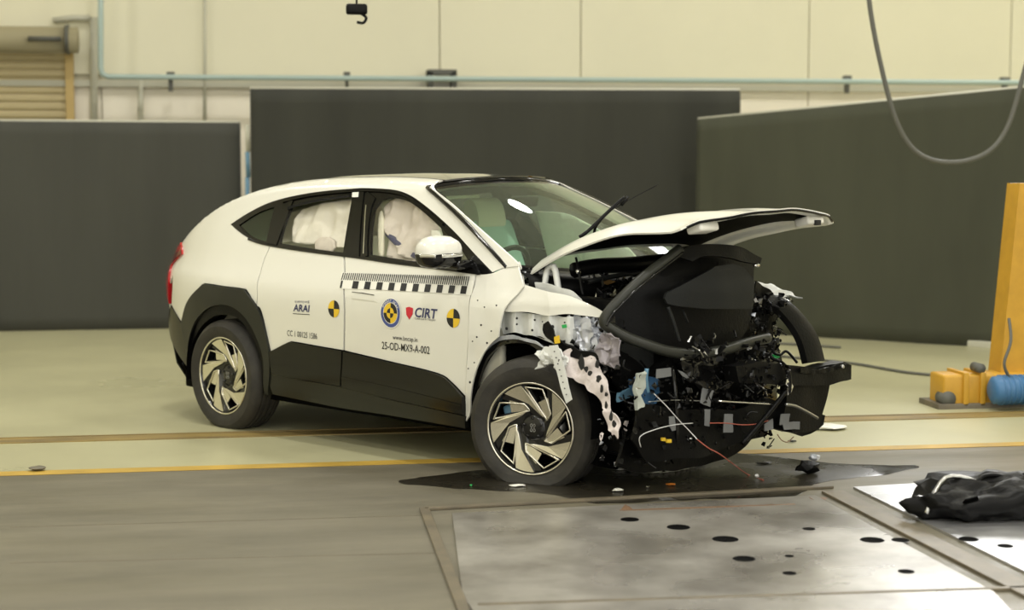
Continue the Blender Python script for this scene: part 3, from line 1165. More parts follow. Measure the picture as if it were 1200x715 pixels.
# --- windscreen
def ws(s, t):
    bx, bz, by = 1.40 - 0.26 * s * s, 1.125 + 0.06 * s * s, 0.815 * s
    tx, tz, ty = 0.39 - 0.12 * s * s, 1.665 - 0.045 * s * s, 0.605 * s
    x, y, z = bx + (tx - bx) * t, by + (ty - by) * t, bz + (tz - bz) * t
    b = 0.03 * math.sin(math.pi * t)
    return (x + b * 0.5, y * (1 + 0.03 * math.sin(math.pi * t)), z + b * 0.8)
bm = bmesh.new()
NS, NT = 36, 24
g = [[bm.verts.new(ws(-1 + 2 * i / NS, j / NT)) for j in range(NT + 1)] for i in range(NS + 1)]
for i in range(NS):
    for j in range(NT):
        f = bm.faces.new((g[i][j], g[i + 1][j], g[i + 1][j + 1], g[i][j + 1]))
        if i < 1 or i >= NS - 1 or j < 1 or j >= NT - 1:
            f.material_index = 1
new_obj('windscreen', bm, [G_screen, M_gloss], car)
# seals along the edge of the screen
for sg in (-1, 1):
    bm = bmesh.new()
    tube(bm, [Vector(ws(sg, t / 20)) + Vector((0.0, sg * 0.008, 0.0)) for t in range(21)], 0.012, 6)
    new_obj('screen_seal', bm, M_gloss, car)
bm = bmesh.new()
tube(bm, [Vector(ws(-1 + s / 12, 1)) + Vector((-0.01, 0, 0.002)) for s in range(25)], 0.012, 6)
new_obj('screen_header', bm, M_gloss, car)

# --- cowl and dash
bm = bmesh.new()
g = []
for i in range(25):
    s = -1 + 2 * i / 24
    p = Vector(ws(s, 0))
    g.append([bm.verts.new(p + Vector(q)) for q in ((-0.02, 0, -0.004), (0.03, 0, 0.006), (0.10, 0, -0.02), (0.16, 0, -0.05), (0.17, 0, -0.14))])
for i in range(24):
    for j in range(4):
        bm.faces.new((g[i][j], g[i + 1][j], g[i + 1][j + 1], g[i][j + 1]))
shell(bm, 0.005)
new_obj('cowl_panel', bm, M_matte, car)
bm = bmesh.new()
for i in range(25):
    s = -1 + 2 * i / 24
g = []
for i in range(25):
    s = (-1 + 2 * i / 24) * 0.93
    p = Vector(ws(s, 0))
    g.append([bm.verts.new((p.x - 0.03, p.y, 1.10)), bm.verts.new((0.95, p.y * 0.97, 1.09 + 0.03 * math.cos(s * 9))), bm.verts.new((0.72, p.y * 0.95, 1.05)), bm.verts.new((0.66, p.y * 0.95, 0.7))])
for i in range(24):
    for j in range(3):
        bm.faces.new((g[i][j], g[i + 1][j], g[i + 1][j + 1], g[i][j + 1]))
shell(bm, 0.01)
new_obj('dashboard', bm, M_panel, car)

# --- cabin shell: floor pan, bulkhead, headliner, inner trim
bm = bmesh.new()
box(bm, (-0.35, 0, 0.27), (3.3, 1.60, 0.12), bev=0.02)
new_obj('floor_pan', bm, M_dark, car)
bm = bmesh.new()
box(bm, (1.05, 0, 0.66), (0.06, 1.5, 0.75))
new_obj('bulkhead', bm, M_dark, car)
bm = bmesh.new()
box(bm, (-1.75, 0, 0.8), (0.9, 1.35, 0.5), bev=0.05)
new_obj('boot_floor', bm, M_trimc, car)
roof_patch('headliner', M_trimc, -1.9, 0.2, -0.97, 0.97, 16, 12, -0.035, front=hdr)
for sg in (-1, 1):
    bm = bmesh.new()
    box(bm, (0.0, sg * 0.80, 0.70), (2.2, 0.05, 0.62), bev=0.02)
    new_obj('door_trim', bm, M_trimc, car)


def soft(name, prof, y0, y1, m, par, bulge=0.02, n=10, edge=0.04, label=None):
    """A padded form: closed side profile in x, z swept over y with rounded ends."""
    bm = bmesh.new()
    P = smooth_poly(prof, 170, 4)
    cx = sum(p[0] for p in P) / len(P)
    cz = sum(p[1] for p in P) / len(P)
    rings = []
    ts = [0, .03, .08, .18, .35, .5, .65, .82, .92, .97, 1]
    for t in ts:
        e = min(t, 1 - t)
        k = 1 - edge * 6 * max(0, 0.12 - e) ** 1.0 * 1.2 if e > 0 else 1 - edge * 6 * 0.12 * 1.9
        rings.append([bm.verts.new((cx + (x - cx) * k, y0 + (y1 - y0) * t, cz + (z - cz) * k)) for x, z in P])
    n_ = len(P)
    for a, b in zip(rings, rings[1:]):
        for i in range(n_):
            bm.faces.new((a[i], a[(i + 1) % n_], b[(i + 1) % n_], b[i]))
    bm.faces.new(rings[0])
    bm.faces.new(rings[-1][::-1])
    return new_obj(name, bm, m, par, angle=50, label=label)

for yc_, lab in ((-0.38, None), (0.46, None)):
    back = soft('front_seat', [(-0.10, 0.62), (-0.02, 0.66), (-0.16, 1.0), (-0.26, 1.28), (-0.33, 1.30), (-0.36, 1.24), (-0.26, 0.9), (-0.22, 0.62)], yc_ - 0.25, yc_ + 0.25, M_seat, car)
    soft('seat_cushion', [(-0.2, 0.45), (0.38, 0.50), (0.42, 0.60), (0.34, 0.66), (-0.1, 0.62), (-0.24, 0.58)], yc_ - 0.26, yc_ + 0.26, M_seat, back)
    soft('headrest', [(-0.27, 1.32), (-0.22, 1.36), (-0.25, 1.48), (-0.31, 1.53), (-0.37, 1.50), (-0.36, 1.36)], yc_ - 0.13, yc_ + 0.13, M_seat, back)
    if yc_ > 0:
        soft('seat_cover', [(-0.055, 0.90), (-0.035, 0.90), (-0.225, 1.33), (-0.245, 1.33)], yc_ - 0.16, yc_ + 0.20, M_seatg, back, label='teal tape square on the seat back')
soft('rear_bench', [(-1.0, 0.45), (-0.62, 0.50), (-0.58, 0.60), (-0.98, 0.66), (-1.18, 1.18), (-1.28, 1.16), (-1.12, 0.6)], -0.66, 0.66, M_seat, car)
# steering wheel (right hand drive) with burst airbag
sw = Vector((0.70, -0.38, 1.10))
bm = bmesh.new()
RM = Matrix.Rotation(math.radians(-65), 3, 'Y')
ring = [sw + RM @ Vector((0.185 * math.cos(a), 0.185 * math.sin(a), 0)) for a in [2 * math.pi * k / 36 for k in range(37)]]
tube(bm, ring, 0.017, 8, cap=False)
for a in (0, 2.2, 4.1):
    tube(bm, [sw, sw + RM @ Vector((0.18 * math.cos(a + 1.57), 0.18 * math.sin(a + 1.57), 0))], 0.014, 6)
tube(bm, [sw, sw + Vector((0.25, 0, -0.12))], 0.03, 8)
new_obj('steering_wheel', bm, M_matte, car)
# interior mirror
bm = bmesh.new()
box(bm, (0.50, 0.0, 1.53), (0.03, 0.24, 0.07), Matrix.Rotation(math.radians(12), 3, 'Y'), bev=0.015)
new_obj('inside_mirror', bm, M_matte, car)
# made-up stand-in for an unidentified brown shape beyond the far front seat
dm = bmesh.new()
pts = [(-0.28, 0.62, 0.85), (-0.24, 0.62, 1.05), (-0.22, 0.61, 1.18)]
for (c, r_) in (((-0.42, 0.72, 1.10), (0.09, 0.05, 0.20)), ((-0.36, 0.70, 1.28), (0.08, 0.05, 0.08))):
    q = bmesh.ops.create_uvsphere(dm, u_segments=16, v_segments=12, radius=1)
    bmesh.ops.scale(dm, vec=r_, verts=q['verts'])
    bmesh.ops.translate(dm, vec=c, verts=q['verts'])
crumple(dm, 0.015, 8, 2)
new_obj('brown_side_shape', dm, M_brown, car, label='brown shape beyond the far front seat')


def cloth(name, pts, m, off, amp, seed, sc=4.0, th=0.02, both=False, label=None, par=None):
    pl = smooth_poly(outline(pts), 40)
    bm = grid_fill(pl, 0.018)
    for v in bm.verts:
        x, z = v.co.x, v.co.y
        q = Vector((x * sc + seed, seed * 2.2, z * sc))
        f_ = 1 - abs(noise.noise(q)) * 2
        f2 = 1 - abs(noise.noise(q * 2.1 + Vector((3, 0, 1)))) * 2
        q3 = noise.noise(Vector((x * 16 + seed, 0, z * 3)))
        v.co = Vector((x, -(S(x, z) - off + amp * (f_ * 0.7 + f2 * 0.35 + q3 * 0.3) - amp), z))
    shell_dir(bm, th, -1)
    return new_obj(name, bm, m, par or car, label=label)
cloth('curtain_airbag', [(331, 283), (335, 262), (343, 246), (360, 240), (385, 236), (410, 232), (406, 262), (401, 290), (385, 290), (380, 284), (370, 283), (352, 287)], M_bag, 0.055, 0.045, 1.0, label='cream curtain airbag filling the rear window')
cloth('seat_fabric', [(362, 292), (361, 284), (370, 278), (381, 281), (384, 291), (380, 296)], M_bagp, 0.045, 0.02, 4.0, label='greyish airbag fold')
cloth('curtain_airbag', [(440, 242), (450, 233), (462, 233), (478, 238), (492, 248), (504, 262), (508, 275), (507, 283), (490, 287), (484, 300), (470, 305), (452, 290), (440, 270)], M_bagp, 0.05, 0.06, 7.0, label='greyish pink curtain airbag in the front window')
cloth('side_trim', [(434, 299), (435, 255), (438, 247), (440, 262), (438.5, 300)], M_seat, 0.06, 0.005, 3.0)
cloth('side_trim', [(437, 302), (440, 275), (456, 285), (478, 300), (490, 304), (495, 311), (470, 309)], M_bagp, 0.10, 0.02, 2.0)
cloth('belt_webbing', [(439, 272), (443, 274), (462, 290), (482, 303), (476, 305), (455, 292), (440, 277)], M_navy, 0.085, 0.004, 5.0)
cloth('belt_guide', [(500, 270), (509, 271), (512, 278), (511, 285), (502, 286)], M_wht, 0.03, 0.004, 5.0)
# far side curtain airbag and passenger bag seen through the screen
bm = grid_fill(smooth_poly([(0.0, 1.05), (0.05, 1.45), (0.35, 1.42), (0.75, 1.22), (0.85, 1.05)], 40), 0.04)
for v in bm.verts:
    x, z = v.co.x, v.co.y
    v.co = Vector((x, S(x, z) - 0.09 + 0.03 * noise.noise(Vector((x * 5, 1, z * 5))), z))
shell(bm, 0.01)
new_obj('curtain_airbag', bm, M_bag, car, label='pale airbag on the far side of the cabin')
# inner grab rail seen behind the screen top
bm = bmesh.new()
tube(bm, cat([(0.1, -0.52, 1.50), (-0.05, -0.2, 1.54), (-0.1, 0.2, 1.55)], 5), 0.012, 6)
new_obj('sun_visor_rod', bm, M_seat, car)
for yy, ex in ((-0.16, -0.02), (0.58, 0.0)):
    bm = bmesh.new()
    tube(bm, [(-0.35 + ex, yy, 1.50), (-0.25, yy + 0.02, 1.2), (-0.1, yy + 0.05, 0.8)], 0.02, 6, sx=0.2)
    new_obj('seat_belt', bm, M_wirew, car)

# --- door mirror
def loft_sections(bm, secs):
    rings = [[bm.verts.new(p) for p in s] for s in secs]
    n_ = len(rings[0])
    for a, b in zip(rings, rings[1:]):
        for i in range(n_):
            bm.faces.new((a[i], a[(i + 1) % n_], b[(i + 1) % n_], b[i]))
    bm.faces.new(rings[0][::-1])
    bm.faces.new(rings[-1])


for sg in (-1, 1):
    mroot = None
    yb = 0.93
    # housing section over y from body outwards; x is fore-aft
    def msec(y, x0, x1, z0, z1, n_=20):
        out = []
        for k in range(n_):
            a = 2 * math.pi * k / n_
            cx, cz = (x0 + x1) / 2, (z0 + z1) / 2
            ca, sa = math.cos(a), math.sin(a)
            out.append((cx + (x1 - x0) / 2 * math.copysign(abs(ca) ** 0.75, ca), sg * y, cz + (z1 - z0) / 2 * math.copysign(abs(sa) ** 0.75, sa)))
        return out
    MX = lambda x: (x - 0.88) * 1.1 + 0.785
    MZ = lambda z: (z - 1.19) * 1.1 + 1.268
    for nm, zlo, zhi, mm, ad in (('mirror_shell', 0.45, 1.0, M_paint, 0.0), ('mirror_base', 0.0, 0.47, M_gloss, -0.003)):
        bm = bmesh.new()
        secs = []
        for (y, x0, x1, z0, z1) in ((0.885, 0.83, 0.93, 1.13, 1.22), (0.90, 0.80, 0.95, 1.115, 1.25), (0.95, 0.78, 0.965, 1.105, 1.27), (1.02, 0.77, 0.955, 1.10, 1.275), (1.08, 0.78, 0.935, 1.105, 1.26), (1.115, 0.80, 0.90, 1.125, 1.23), (1.125, 0.82, 0.88, 1.15, 1.21)):
            x0, x1, z0, z1 = MX(x0), MX(x1), MZ(z0), MZ(z1)
            s_ = msec(y, x0, x1, z0, z1)
            zz0, zz1 = z0 + (z1 - z0) * zlo, z0 + (z1 - z0) * zhi
            secs.append([(p[0], p[1], min(max(p[2], zz0), zz1)) for p in s_])
        loft_sections(bm, secs)
        o = new_obj(nm, bm, mm, car, angle=40)
    bm = bmesh.new()
    box(bm, (0.80, sg * 0.86, 1.19), (0.14, 0.16, 0.05), bev=0.015)
    new_obj('mirror_stalk', bm, M_gloss, car)
    if sg < 0:
        bm = bmesh.new()
        box(bm, (0.885, -1.0, 1.248), (0.012, 0.16, 0.018), bev=0.004)
        box(bm, (0.81, -1.120, 1.248), (0.10, 0.012, 0.02), Matrix.Rotation(0.35, 3, 'Z'), bev=0.004)
        new_obj('indicator', bm, M_chrome, car)

# --- wheels
def rotpts(pts, a):
    c, s = math.cos(a), math.sin(a)
    return [(x * c - y * s, x * s + y * c) for x, y in pts]


def pol(r, deg):
    return (r * math.cos(math.radians(deg)), r * math.sin(math.radians(deg)))


def make_wheel(loc, rz, flat=0.0, spin=0.0, tilt=0.0, side=-1, lab=None, xw=0.0):
    """Outer face looks towards -Y."""
    root = bpy.data.objects.new('wheel', None)
    COL.objects.link(root)
    root.parent = car
    root.location = loc
    root.rotation_euler = (tilt, 0, rz if side < 0 else rz + math.pi)
    if lab:
        root['label'] = lab
    R, RW, hw = 0.373, 0.262, 0.118
    prof = [(RW - 0.012, -hw + 0.022), (RW, -hw + 0.008), (RW + 0.02, -hw - 0.004), (RW + 0.045, -hw - 0.012), (RW + 0.07, -hw - 0.012), (R - 0.018, -hw + 0.004), (R - 0.006, -hw + 0.018), (R, -hw + 0.04)]
    for gy in (-0.058, -0.02, 0.02, 0.058):
        prof += [(R + 0.002, gy - 0.008), (R - 0.008, gy - 0.006), (R - 0.008, gy + 0.006), (R + 0.002, gy + 0.008)]
    hwf, hw = hw, hw + xw
    prof += [(R + 0.001, hw - 0.06)] if xw else []
    prof += [(R, hw - 0.04), (R - 0.006, hw - 0.018), (R - 0.018, hw - 0.004), (RW + 0.05, hw + 0.010), (RW, hw - 0.008), (RW - 0.012, hw - 0.022)]
    hw = hwf
    bm = bmesh.new()
    lathe(bm, prof, 'Y', 96, closed=True)
    g = -loc[2] + 0.002 if flat else -loc[2] + 0.001
    for v in bm.verts:
        if v.co.z < g + 0.03:
            k = (g + 0.03 - v.co.z)
            v.co.z = max(g + 0.03 - min(k, 0.06) * 0.5, g) if flat else max(v.co.z, g)
            if flat:
                v.co.z = max(g, g + 0.03 - k * 0.9)
                sgn = 1 if v.co.y > 0 else -1
                v.co.y += sgn * min(k, 0.07) * 0.35
        if flat and v.co.z > 0:
            rr = math.hypot(v.co.x, v.co.z)
            if rr > RW + 0.01:
                q = 1 + 0.06 * (rr - RW) / (R - RW) * (v.co.z / rr)
                v.co.x *= q
                v.co.z *= q
    new_obj('tyre', bm, M_rub, root, angle=28)
    # rim barrel
    bm = bmesh.new()
    lathe(bm, [(RW, -hw + 0.012), (RW - 0.004, -hw + 0.006), (RW - 0.014, -hw + 0.008), (RW - 0.020, -hw + 0.02), (RW - 0.03, -0.05), (RW - 0.04, 0.06), (RW - 0.01, hw - 0.02), (RW, hw - 0.01)], 'Y', 72, closed=True)
    new_obj('rim', bm, M_wblk, root, angle=40)
    bm = bmesh.new()
    lathe(bm, [(RW + 0.001, -hw + 0.009), (RW - 0.003, -hw + 0.002), (RW - 0.011, -hw + 0.004), (RW - 0.013, -hw + 0.012)], 'Y', 96)
    new_obj('rim_edge', bm, M_alu, root)
    # backing web: five dark spokes, dished
    def prism(bm, poly, y0, y1, bev=0.003):
        pl = [(x, z) for x, z in poly]
        dish = lambda x, z: 0.034 * max(0.0, 1 - math.hypot(x, z) / K)
        a = [bm.verts.new((x, y0 + dish(x, z), z)) for x, z in pl]
        cx = sum(p[0] for p in pl) / len(pl)
        cz = sum(p[1] for p in pl) / len(pl)
        b = [bm.verts.new((cx + (x - cx) * 1.04, y1 + dish(x, z), cz + (z - cz) * 1.04)) for x, z in pl]
        n_ = len(pl)
        bm.faces.new(a)
        bm.faces.new(b[::-1])
        for i in range(n_):
            bm.faces.new((a[i], b[i], b[(i + 1) % n_], a[(i + 1) % n_]))
    K = RW - 0.012
    yf = -hw + 0.016
    for k in range(5):
        a = math.radians(72 * k) + spin
        # machined blade
        bm = bmesh.new()
        bl = [pol(.99, 131), pol(.995, 124), pol(1.0, 117), pol(.995, 110), pol(.985, 104.5), pol(.66, 89), pol(.37, 45), pol(.36, 60), pol(.55, 99)]
        bl = rotpts([(x * K, y * K) for x, y in bl], a)
        prism(bm, bl, yf, yf + 0.03)
        new_obj('alloy_blade', bm, M_alu, root, smooth=False)
        # dark spoke behind blade
        bm = bmesh.new()
        sp = [pol(.99, 141), pol(1.0, 120), pol(.99, 98), pol(.66, 82), pol(.36, 28), pol(.2, 20), pol(.2, 90), pol(.50, 114)]
        prism(bm, rotpts([(x * K, y * K) for x, y in sp], a), yf + 0.018, yf + 0.06)
        new_obj('spoke', bm, M_wblk, root, smooth=False)
        # pocket frame: thin machined outline with a grey inner facet
        fr = [pol(.93, 99), pol(.93, 73), pol(.56, 38), pol(.39, 28)]
        fr = [(a_[0] + (b_[0] - a_[0]) * q_ / 5 + 0, a_[1] + (b_[1] - a_[1]) * q_ / 5) for a_, b_ in zip(fr, fr[1:] + fr[:1]) for q_ in range(5)]
        fr = rotpts([(x * K, y * K) for x, y in fr], a)
        bm = bmesh.new()
        pts = [(x, yf + 0.008 + 0.034 * max(0.0, 1 - math.hypot(x, z) / K), z) for x, z in fr]
        pts.append(pts[0]); pts.append(pts[1])
        tube(bm, pts, 0.0068, 6, cap=False)
        new_obj('pocket_edge', bm, M_alu, root)
        bm = bmesh.new()
        fc = [pol(.39, 30), pol(.56, 38), pol(.80, 61), pol(.60, 76)]
        fc = rotpts([(x * K, y * K) for x, y in fc], a)
        prism(bm, fc, yf + 0.010, yf + 0.03)
        new_obj('pocket_facet', bm, M_alu, root, smooth=False)
    bm = bmesh.new()
    yf += 0.018
    lathe(bm, [(0.001, yf + 0.012), (0.05, yf + 0.014), (0.075, yf + 0.022), (0.085, yf + 0.045), (0.001, yf + 0.06)], 'Y', 40, closed=False)
    new_obj('hub_cap', bm, M_wblk, root)
    bm = bmesh.new()
    for sgn in (-1, 1):
        tube(bm, cat([(sgn * 0.005, yf + 0.011, 0.0), (sgn * 0.016, yf + 0.011, 0.014), (sgn * 0.006, yf + 0.011, 0.022), (sgn * 0.003, yf + 0.011, 0.006)], 4), 0.0016, 5)
        tube(bm, cat([(sgn * 0.005, yf + 0.011, 0.0), (sgn * 0.016, yf + 0.011, -0.014), (sgn * 0.006, yf + 0.011, -0.022), (sgn * 0.003, yf + 0.011, -0.006)], 4), 0.0016, 5)
    new_obj('hub_emblem', bm, M_steel, root)
    for k in range(5):
        a = math.radians(72 * k + 20) + spin
        bm = bmesh.new()
        tube(bm, [(0.055 * math.cos(a), yf + 0.02, 0.055 * math.sin(a)), (0.055 * math.cos(a), yf + 0.008, 0.055 * math.sin(a))], 0.009, 6)
        new_obj('lug_nut', bm, M_wblk, root)
    bm = bmesh.new()
    lathe(bm, [(0.06, 0.0), (0.165, 0.0), (0.165, 0.02), (0.06, 0.02)], 'Y', 48)
    new_obj('brake_disc', bm, M_steel, root)
    bm = bmesh.new()
    box(bm, (-0.15, -0.005, 0.05), (0.07, 0.07, 0.13), Matrix.Rotation(-0.3, 3, 'Y'), bev=0.015)
    new_obj('brake_caliper', bm, M_bluel if loc[0] > 0 else M_matte, root)
    bm = bmesh.new()
    lathe(bm, [(0.001, 0.03), (RW - 0.045, 0.03), (RW - 0.045, 0.04), (0.001, 0.04)], 'Y', 40, closed=False)
    new_obj('dust_shield', bm, M_dark, root)
    return root

make_wheel((-1.3875, -0.815, 0.352), 0.0, spin=math.radians(-8), lab='rear wheel with intact inflated tyre')
make_wheel((1.36, -0.80, 0.305), math.radians(20), flat=1.0, spin=math.radians(0), xw=0.045, lab='front wheel turned outward with a flat tyre')
make_wheel((-1.3875, 0.815, 0.352), 0.0, side=1)

# --- printed marks on the doors
def decal_poly(name, pts, m, off=0.0025, parent=None, label=None, mapped=True):
    bm = bmesh.new()
    P = outline(pts) if mapped else pts
    bm = grid_fill(P, 0.08)
    for v in bm.verts:
        x, z = v.co.x, v.co.y
        v.co = Vector((x, -(S(x, z) + off), z))
    shell_dir(bm, 0.0012, -1)
    return new_obj(name, bm, m, parent or fd, smooth=False, label=label)


def add_polys(bm, polys, off):
    for P in polys:
        vs = [bm.verts.new((x, -(S(x, z) + off), z)) for x, z in P]
        try:
            bm.faces.new(vs)
        except ValueError:
            pass


def text_mark(name, s, u0, v0, u1, v1, hpx, m, parent, label=None, shear=0.0, off=0.003, bold=0.0):
    """Lettering whose base line runs from (u0,v0) to (u1,v1) in the side surface, cap height hpx pixels."""
    A = Vector(on_body(u0, v0)); B = Vector(on_body(u1, v1))
    T = Vector(on_body(u0, v0 - hpx))
    cu = bpy.data.curves.new('txt', 'FONT')
    cu.body = s
    cu.size = 1
    cu.offset = bold
    cu.resolution_u = 3
    o = bpy.data.objects.new('txt', cu)
    COL.objects.link(o)
    bpy.context.view_layer.update()
    me = bpy.data.meshes.new_from_object(o.evaluated_get(bpy.context.evaluated_depsgraph_get()))
    bpy.data.objects.remove(o)
    bpy.data.curves.remove(cu)
    xs = [v.co.x for v in me.vertices]
    ys = [v.co.y for v in me.vertices]
    if not xs:
        return None
    x0, x1 = min(xs), max(xs)
    y1 = max(ys) if s.isascii() else max(ys)
    y0 = 0.0 if s.isascii() else min(ys)
    for v in me.vertices:
        k = (v.co.x - x0) / (x1 - x0)
        j = (v.co.y - y0) / (y1 - y0)
        p = A.lerp(B, k) + (T - A) * j + Vector((shear * j, 0))
        v.co = Vector((p.x, -(S(p.x, p.y) + off), p.y))
    me.materials.clear()
    me.materials.append(m)
    ob = bpy.data.objects.new(name, me)
    COL.objects.link(ob)
    ob.parent = parent
    if label:
        ob['label'] = label
    return ob

# measuring tape
decal_poly('measuring_tape', [(400, 319), (440, 322.5), (480, 325.5), (520, 327.8), (556, 329), (552.5, 346), (520, 344), (480, 341.5), (440, 339.3), (400, 338.5)], M_wht, label='white tape with black ticks and blocks')
bm = bmesh.new()
TA, TB = (402.5, 319.5), (555, 323.6)
n = 62
def tp(k, top):
    u = 402.5 + (552 - 402.5) * k
    v0 = 319.8 + 4.0 * k
    v1 = 327.8 + 7.0 * k
    return (u, v0) if top else (u - 2.2, v1)
polys = []
for i in range(n):
    k0, k1 = i / n, (i + 0.5) / n
    polys.append([on_body(*q) for q in (tp(k0, 1), tp(k1, 1), tp(k1, 0), tp(k0, 0))])
add_polys(bm, polys, 0.0045)
new_obj('tape_ticks', bm, M_blk, fd, smooth=False)
bm = bmesh.new()
polys = []
for i in range(11):
    k = (i + 0.0) / 10.6
    u = 400.5 + (550 - 400.5) * k
    vt, vb = 328.6 + 6.6 * k, 337.3 + 7.2 * k
    w_ = 6.8 if i else 2.0
    bm = bmesh.new()
    add_polys(bm, [[on_body(*q) for q in ((u, vt), (u + w_, vt + .4), (u + w_ - 1.8, vb + .4), (u - 1.8, vb))]], 0.0045)
    new_obj('tape_block', bm, M_blk, fd, smooth=False)


def round_mark(u, v, r_, rings, parent, name='crash_marker', label=None, off=0.003):
    """rings: list of (r0, r1, quadrant?, m1, m2)"""
    cx, cz = on_body(u, v)
    last = None
    for q, (a0, a1, quad, m1, m2) in enumerate(rings):
        for mi, mm in enumerate((m1, m2)):
            if mm is None:
                continue
            bm = bmesh.new()
            for qd in range(4):
                if quad and (qd % 2) != mi:
                    continue
                N_ = 12
                for i in range(N_):
                    t0 = math.pi / 2 * (qd + i / N_)
                    t1 = math.pi / 2 * (qd + (i + 1) / N_)
                    P = [(cx + r_ * a1 * math.cos(t0), cz + r_ * a1 * math.sin(t0)), (cx + r_ * a1 * math.cos(t1), cz + r_ * a1 * math.sin(t1)),
                         (cx + r_ * a0 * math.cos(t1), cz + r_ * a0 * math.sin(t1)), (cx + r_ * a0 * math.cos(t0), cz + r_ * a0 * math.sin(t0))]
                    add_polys(bm, [P], off + 0.0006 * q)
            bmesh.ops.remove_doubles(bm, verts=list(bm.verts), dist=1e-5)
            last = new_obj(name, bm, mm, parent, smooth=False, label=label)
    return cx, cz
RMK = 0.053
round_mark(391.5, 362, RMK, [(0.02, 1.0, True, M_blk, M_yel)], rd, label='yellow and black quartered crash marker')
round_mark(531.5, 373, RMK * 1.02, [(0.02, 1.0, True, M_blk, M_yel)], fd, label='yellow and black quartered crash marker')
cx, cz = round_mark(458, 367, 0.092, [(0.66, 0.98, False, M_bluep, None), (0.93, 1.0, False, M_wht, None), (0.62, 0.70, False, M_wht, None), (0.02, 0.66, True, M_blk, M_yel), (0.30, 0.36, False, M_yel, None), (0.02, 0.32, True, M_yel, M_blk)], fd, 'test_logo',
            'round blue logo with yellow and black quarters')
# ring lettering
def ring_text(s, cx, cz, r_, a_mid, h, m, parent, spread):
    cu = bpy.data.curves.new('txt', 'FONT')
    cu.size = h * 1.35
    cu.resolution_u = 2
    cu.align_x = 'CENTER'
    bm = bmesh.new()
    n_ = len(s)
    for i, ch in enumerate(s):
        if ch == ' ':
            continue
        cu.body = ch
        o = bpy.data.objects.new('txt', cu)
        COL.objects.link(o)
        bpy.context.view_layer.update()
        me = bpy.data.meshes.new_from_object(o.evaluated_get(bpy.context.evaluated_depsgraph_get()))
        bpy.data.objects.remove(o)
        a = a_mid + spread * (0.5 - (i + 0.5) / n_)
        for v in me.vertices:
            lx, lz = v.co.x, v.co.y + r_
            c, s_ = math.cos(a - math.pi / 2), math.sin(a - math.pi / 2)
            x, z = cx + lx * c - lz * s_, cz + lx * s_ + lz * c
            v.co = Vector((x, -(S(x, z) + 0.0075), z))
        bm.from_mesh(me)
        bpy.data.meshes.remove(me)
    new_obj('logo_lettering', bm, m, parent, smooth=False)
ring_text('BHARAT NCAP', cx, cz, 0.066, math.pi / 2, 0.017, M_wht, fd, 2.3)

# shield and lettering
decal_poly('shield_logo', [(476, 360.5), (480, 359.5), (484.3, 361.3), (483.8, 368), (480, 374.5), (476.6, 369)], M_redp, label='small red shield logo', off=0.003)
text_mark('brand_lettering', 'CIRT', 486, 371.2, 511.5, 373.6, 11.3, M_navy, fd, shear=0.012, bold=0.018)
text_mark('small_print', 'Committed to Transport', 486.5, 374.2, 511, 376.2, 2.2, M_panel, fd)
text_mark('web_lettering', 'www.bncap.in', 460.5, 397.6, 489.5, 401.0, 5.2, M_blk, fd)
text_mark('test_number', '25-OD-MX9-A-002', 447.8, 408.8, 503.8, 415.0, 8.6, M_blk, fd, bold=0.004)
text_mark('test_number', 'CC 1 00125 1586', 336.8, 393.4, 372, 397.6, 6.6, M_blk, rd, bold=0.0)
text_mark('sponsor_lettering', 'ARAI', 344, 364.4, 362.5, 365.6, 8.0, M_navy, rd, shear=0.006, bold=0.02)
text_mark('sponsor_small_print', '\u090f\u0906\u0930\u090f\u0906\u0908', 345.5, 355.2, 363, 355.8, 3.6, M_navy, rd)
decal_poly('underline', [(343.5, 367.2), (363, 368.4), (363, 369.1), (343.5, 367.9)], M_panel, parent=rd)
# flush door handle slot
decal_poly('handle_slot', [(412.8, 341.8), (425, 343), (438.8, 345.4), (438.6, 346.2), (425, 344), (412.8, 342.5)], M_hole, off=0.0035)
decal_poly('door_handle', [(412.5, 346), (440, 350.5), (443, 354), (439, 353), (412, 349.5)], M_paint, off=0.006)

# ================================================================== WRECKED FRONT
M_skin = M_paint
# fender skin: pushed-up cream sheet
def fx(u, v):
    t = (u - 548) / (712 - 548)
    return -(0.935 - 0.10 * max(0, t) ** 1.5) + 0.0
# upper side of the fender between the door and pillar foot
front_struct = [(576.5, 320.5), (590, 314.5), (606, 310.5), (609, 322), (612, 336), (603, 347), (592, 360), (588, 372), (584, 395), (573, 405), (563, 421), (556, 440), (552, 462), (550, 484), (546, 494),
                (545.5, 465), (547.5, 430), (550, 380), (554, 342), (558, 322.5)]
side_panel('front_wing', front_struct, M_skin, off=0.0, t=0.01, step=0.03, extra=lambda x, z: 0.010 * noise.noise(Vector((x * 7, 0, z * 7))) - 0.02 * max(0, x - 1.0) * 0.5, label='buckled white inner wing with bolt holes')
# pillar foot overlap plate
px_sheet('fender_skin', [(588, 316), (607, 306), (612, 330), (619, 336), (648, 341), (676, 349), (700, 360), (713, 371), (690, 372), (660, 369), (632, 369), (600, 366), (585, 364), (592, 349), (586, 335)],
         lambda u, v: -0.90 + 0.10 * max(0, (356 - v)) / 40 + 0.10 * max(0, u - 640) / 70, M_skin, car, t=0.006, step=5, amp=0.022, scale=5, seed=3, axis='Y', label='torn cream fender top folded to a point')
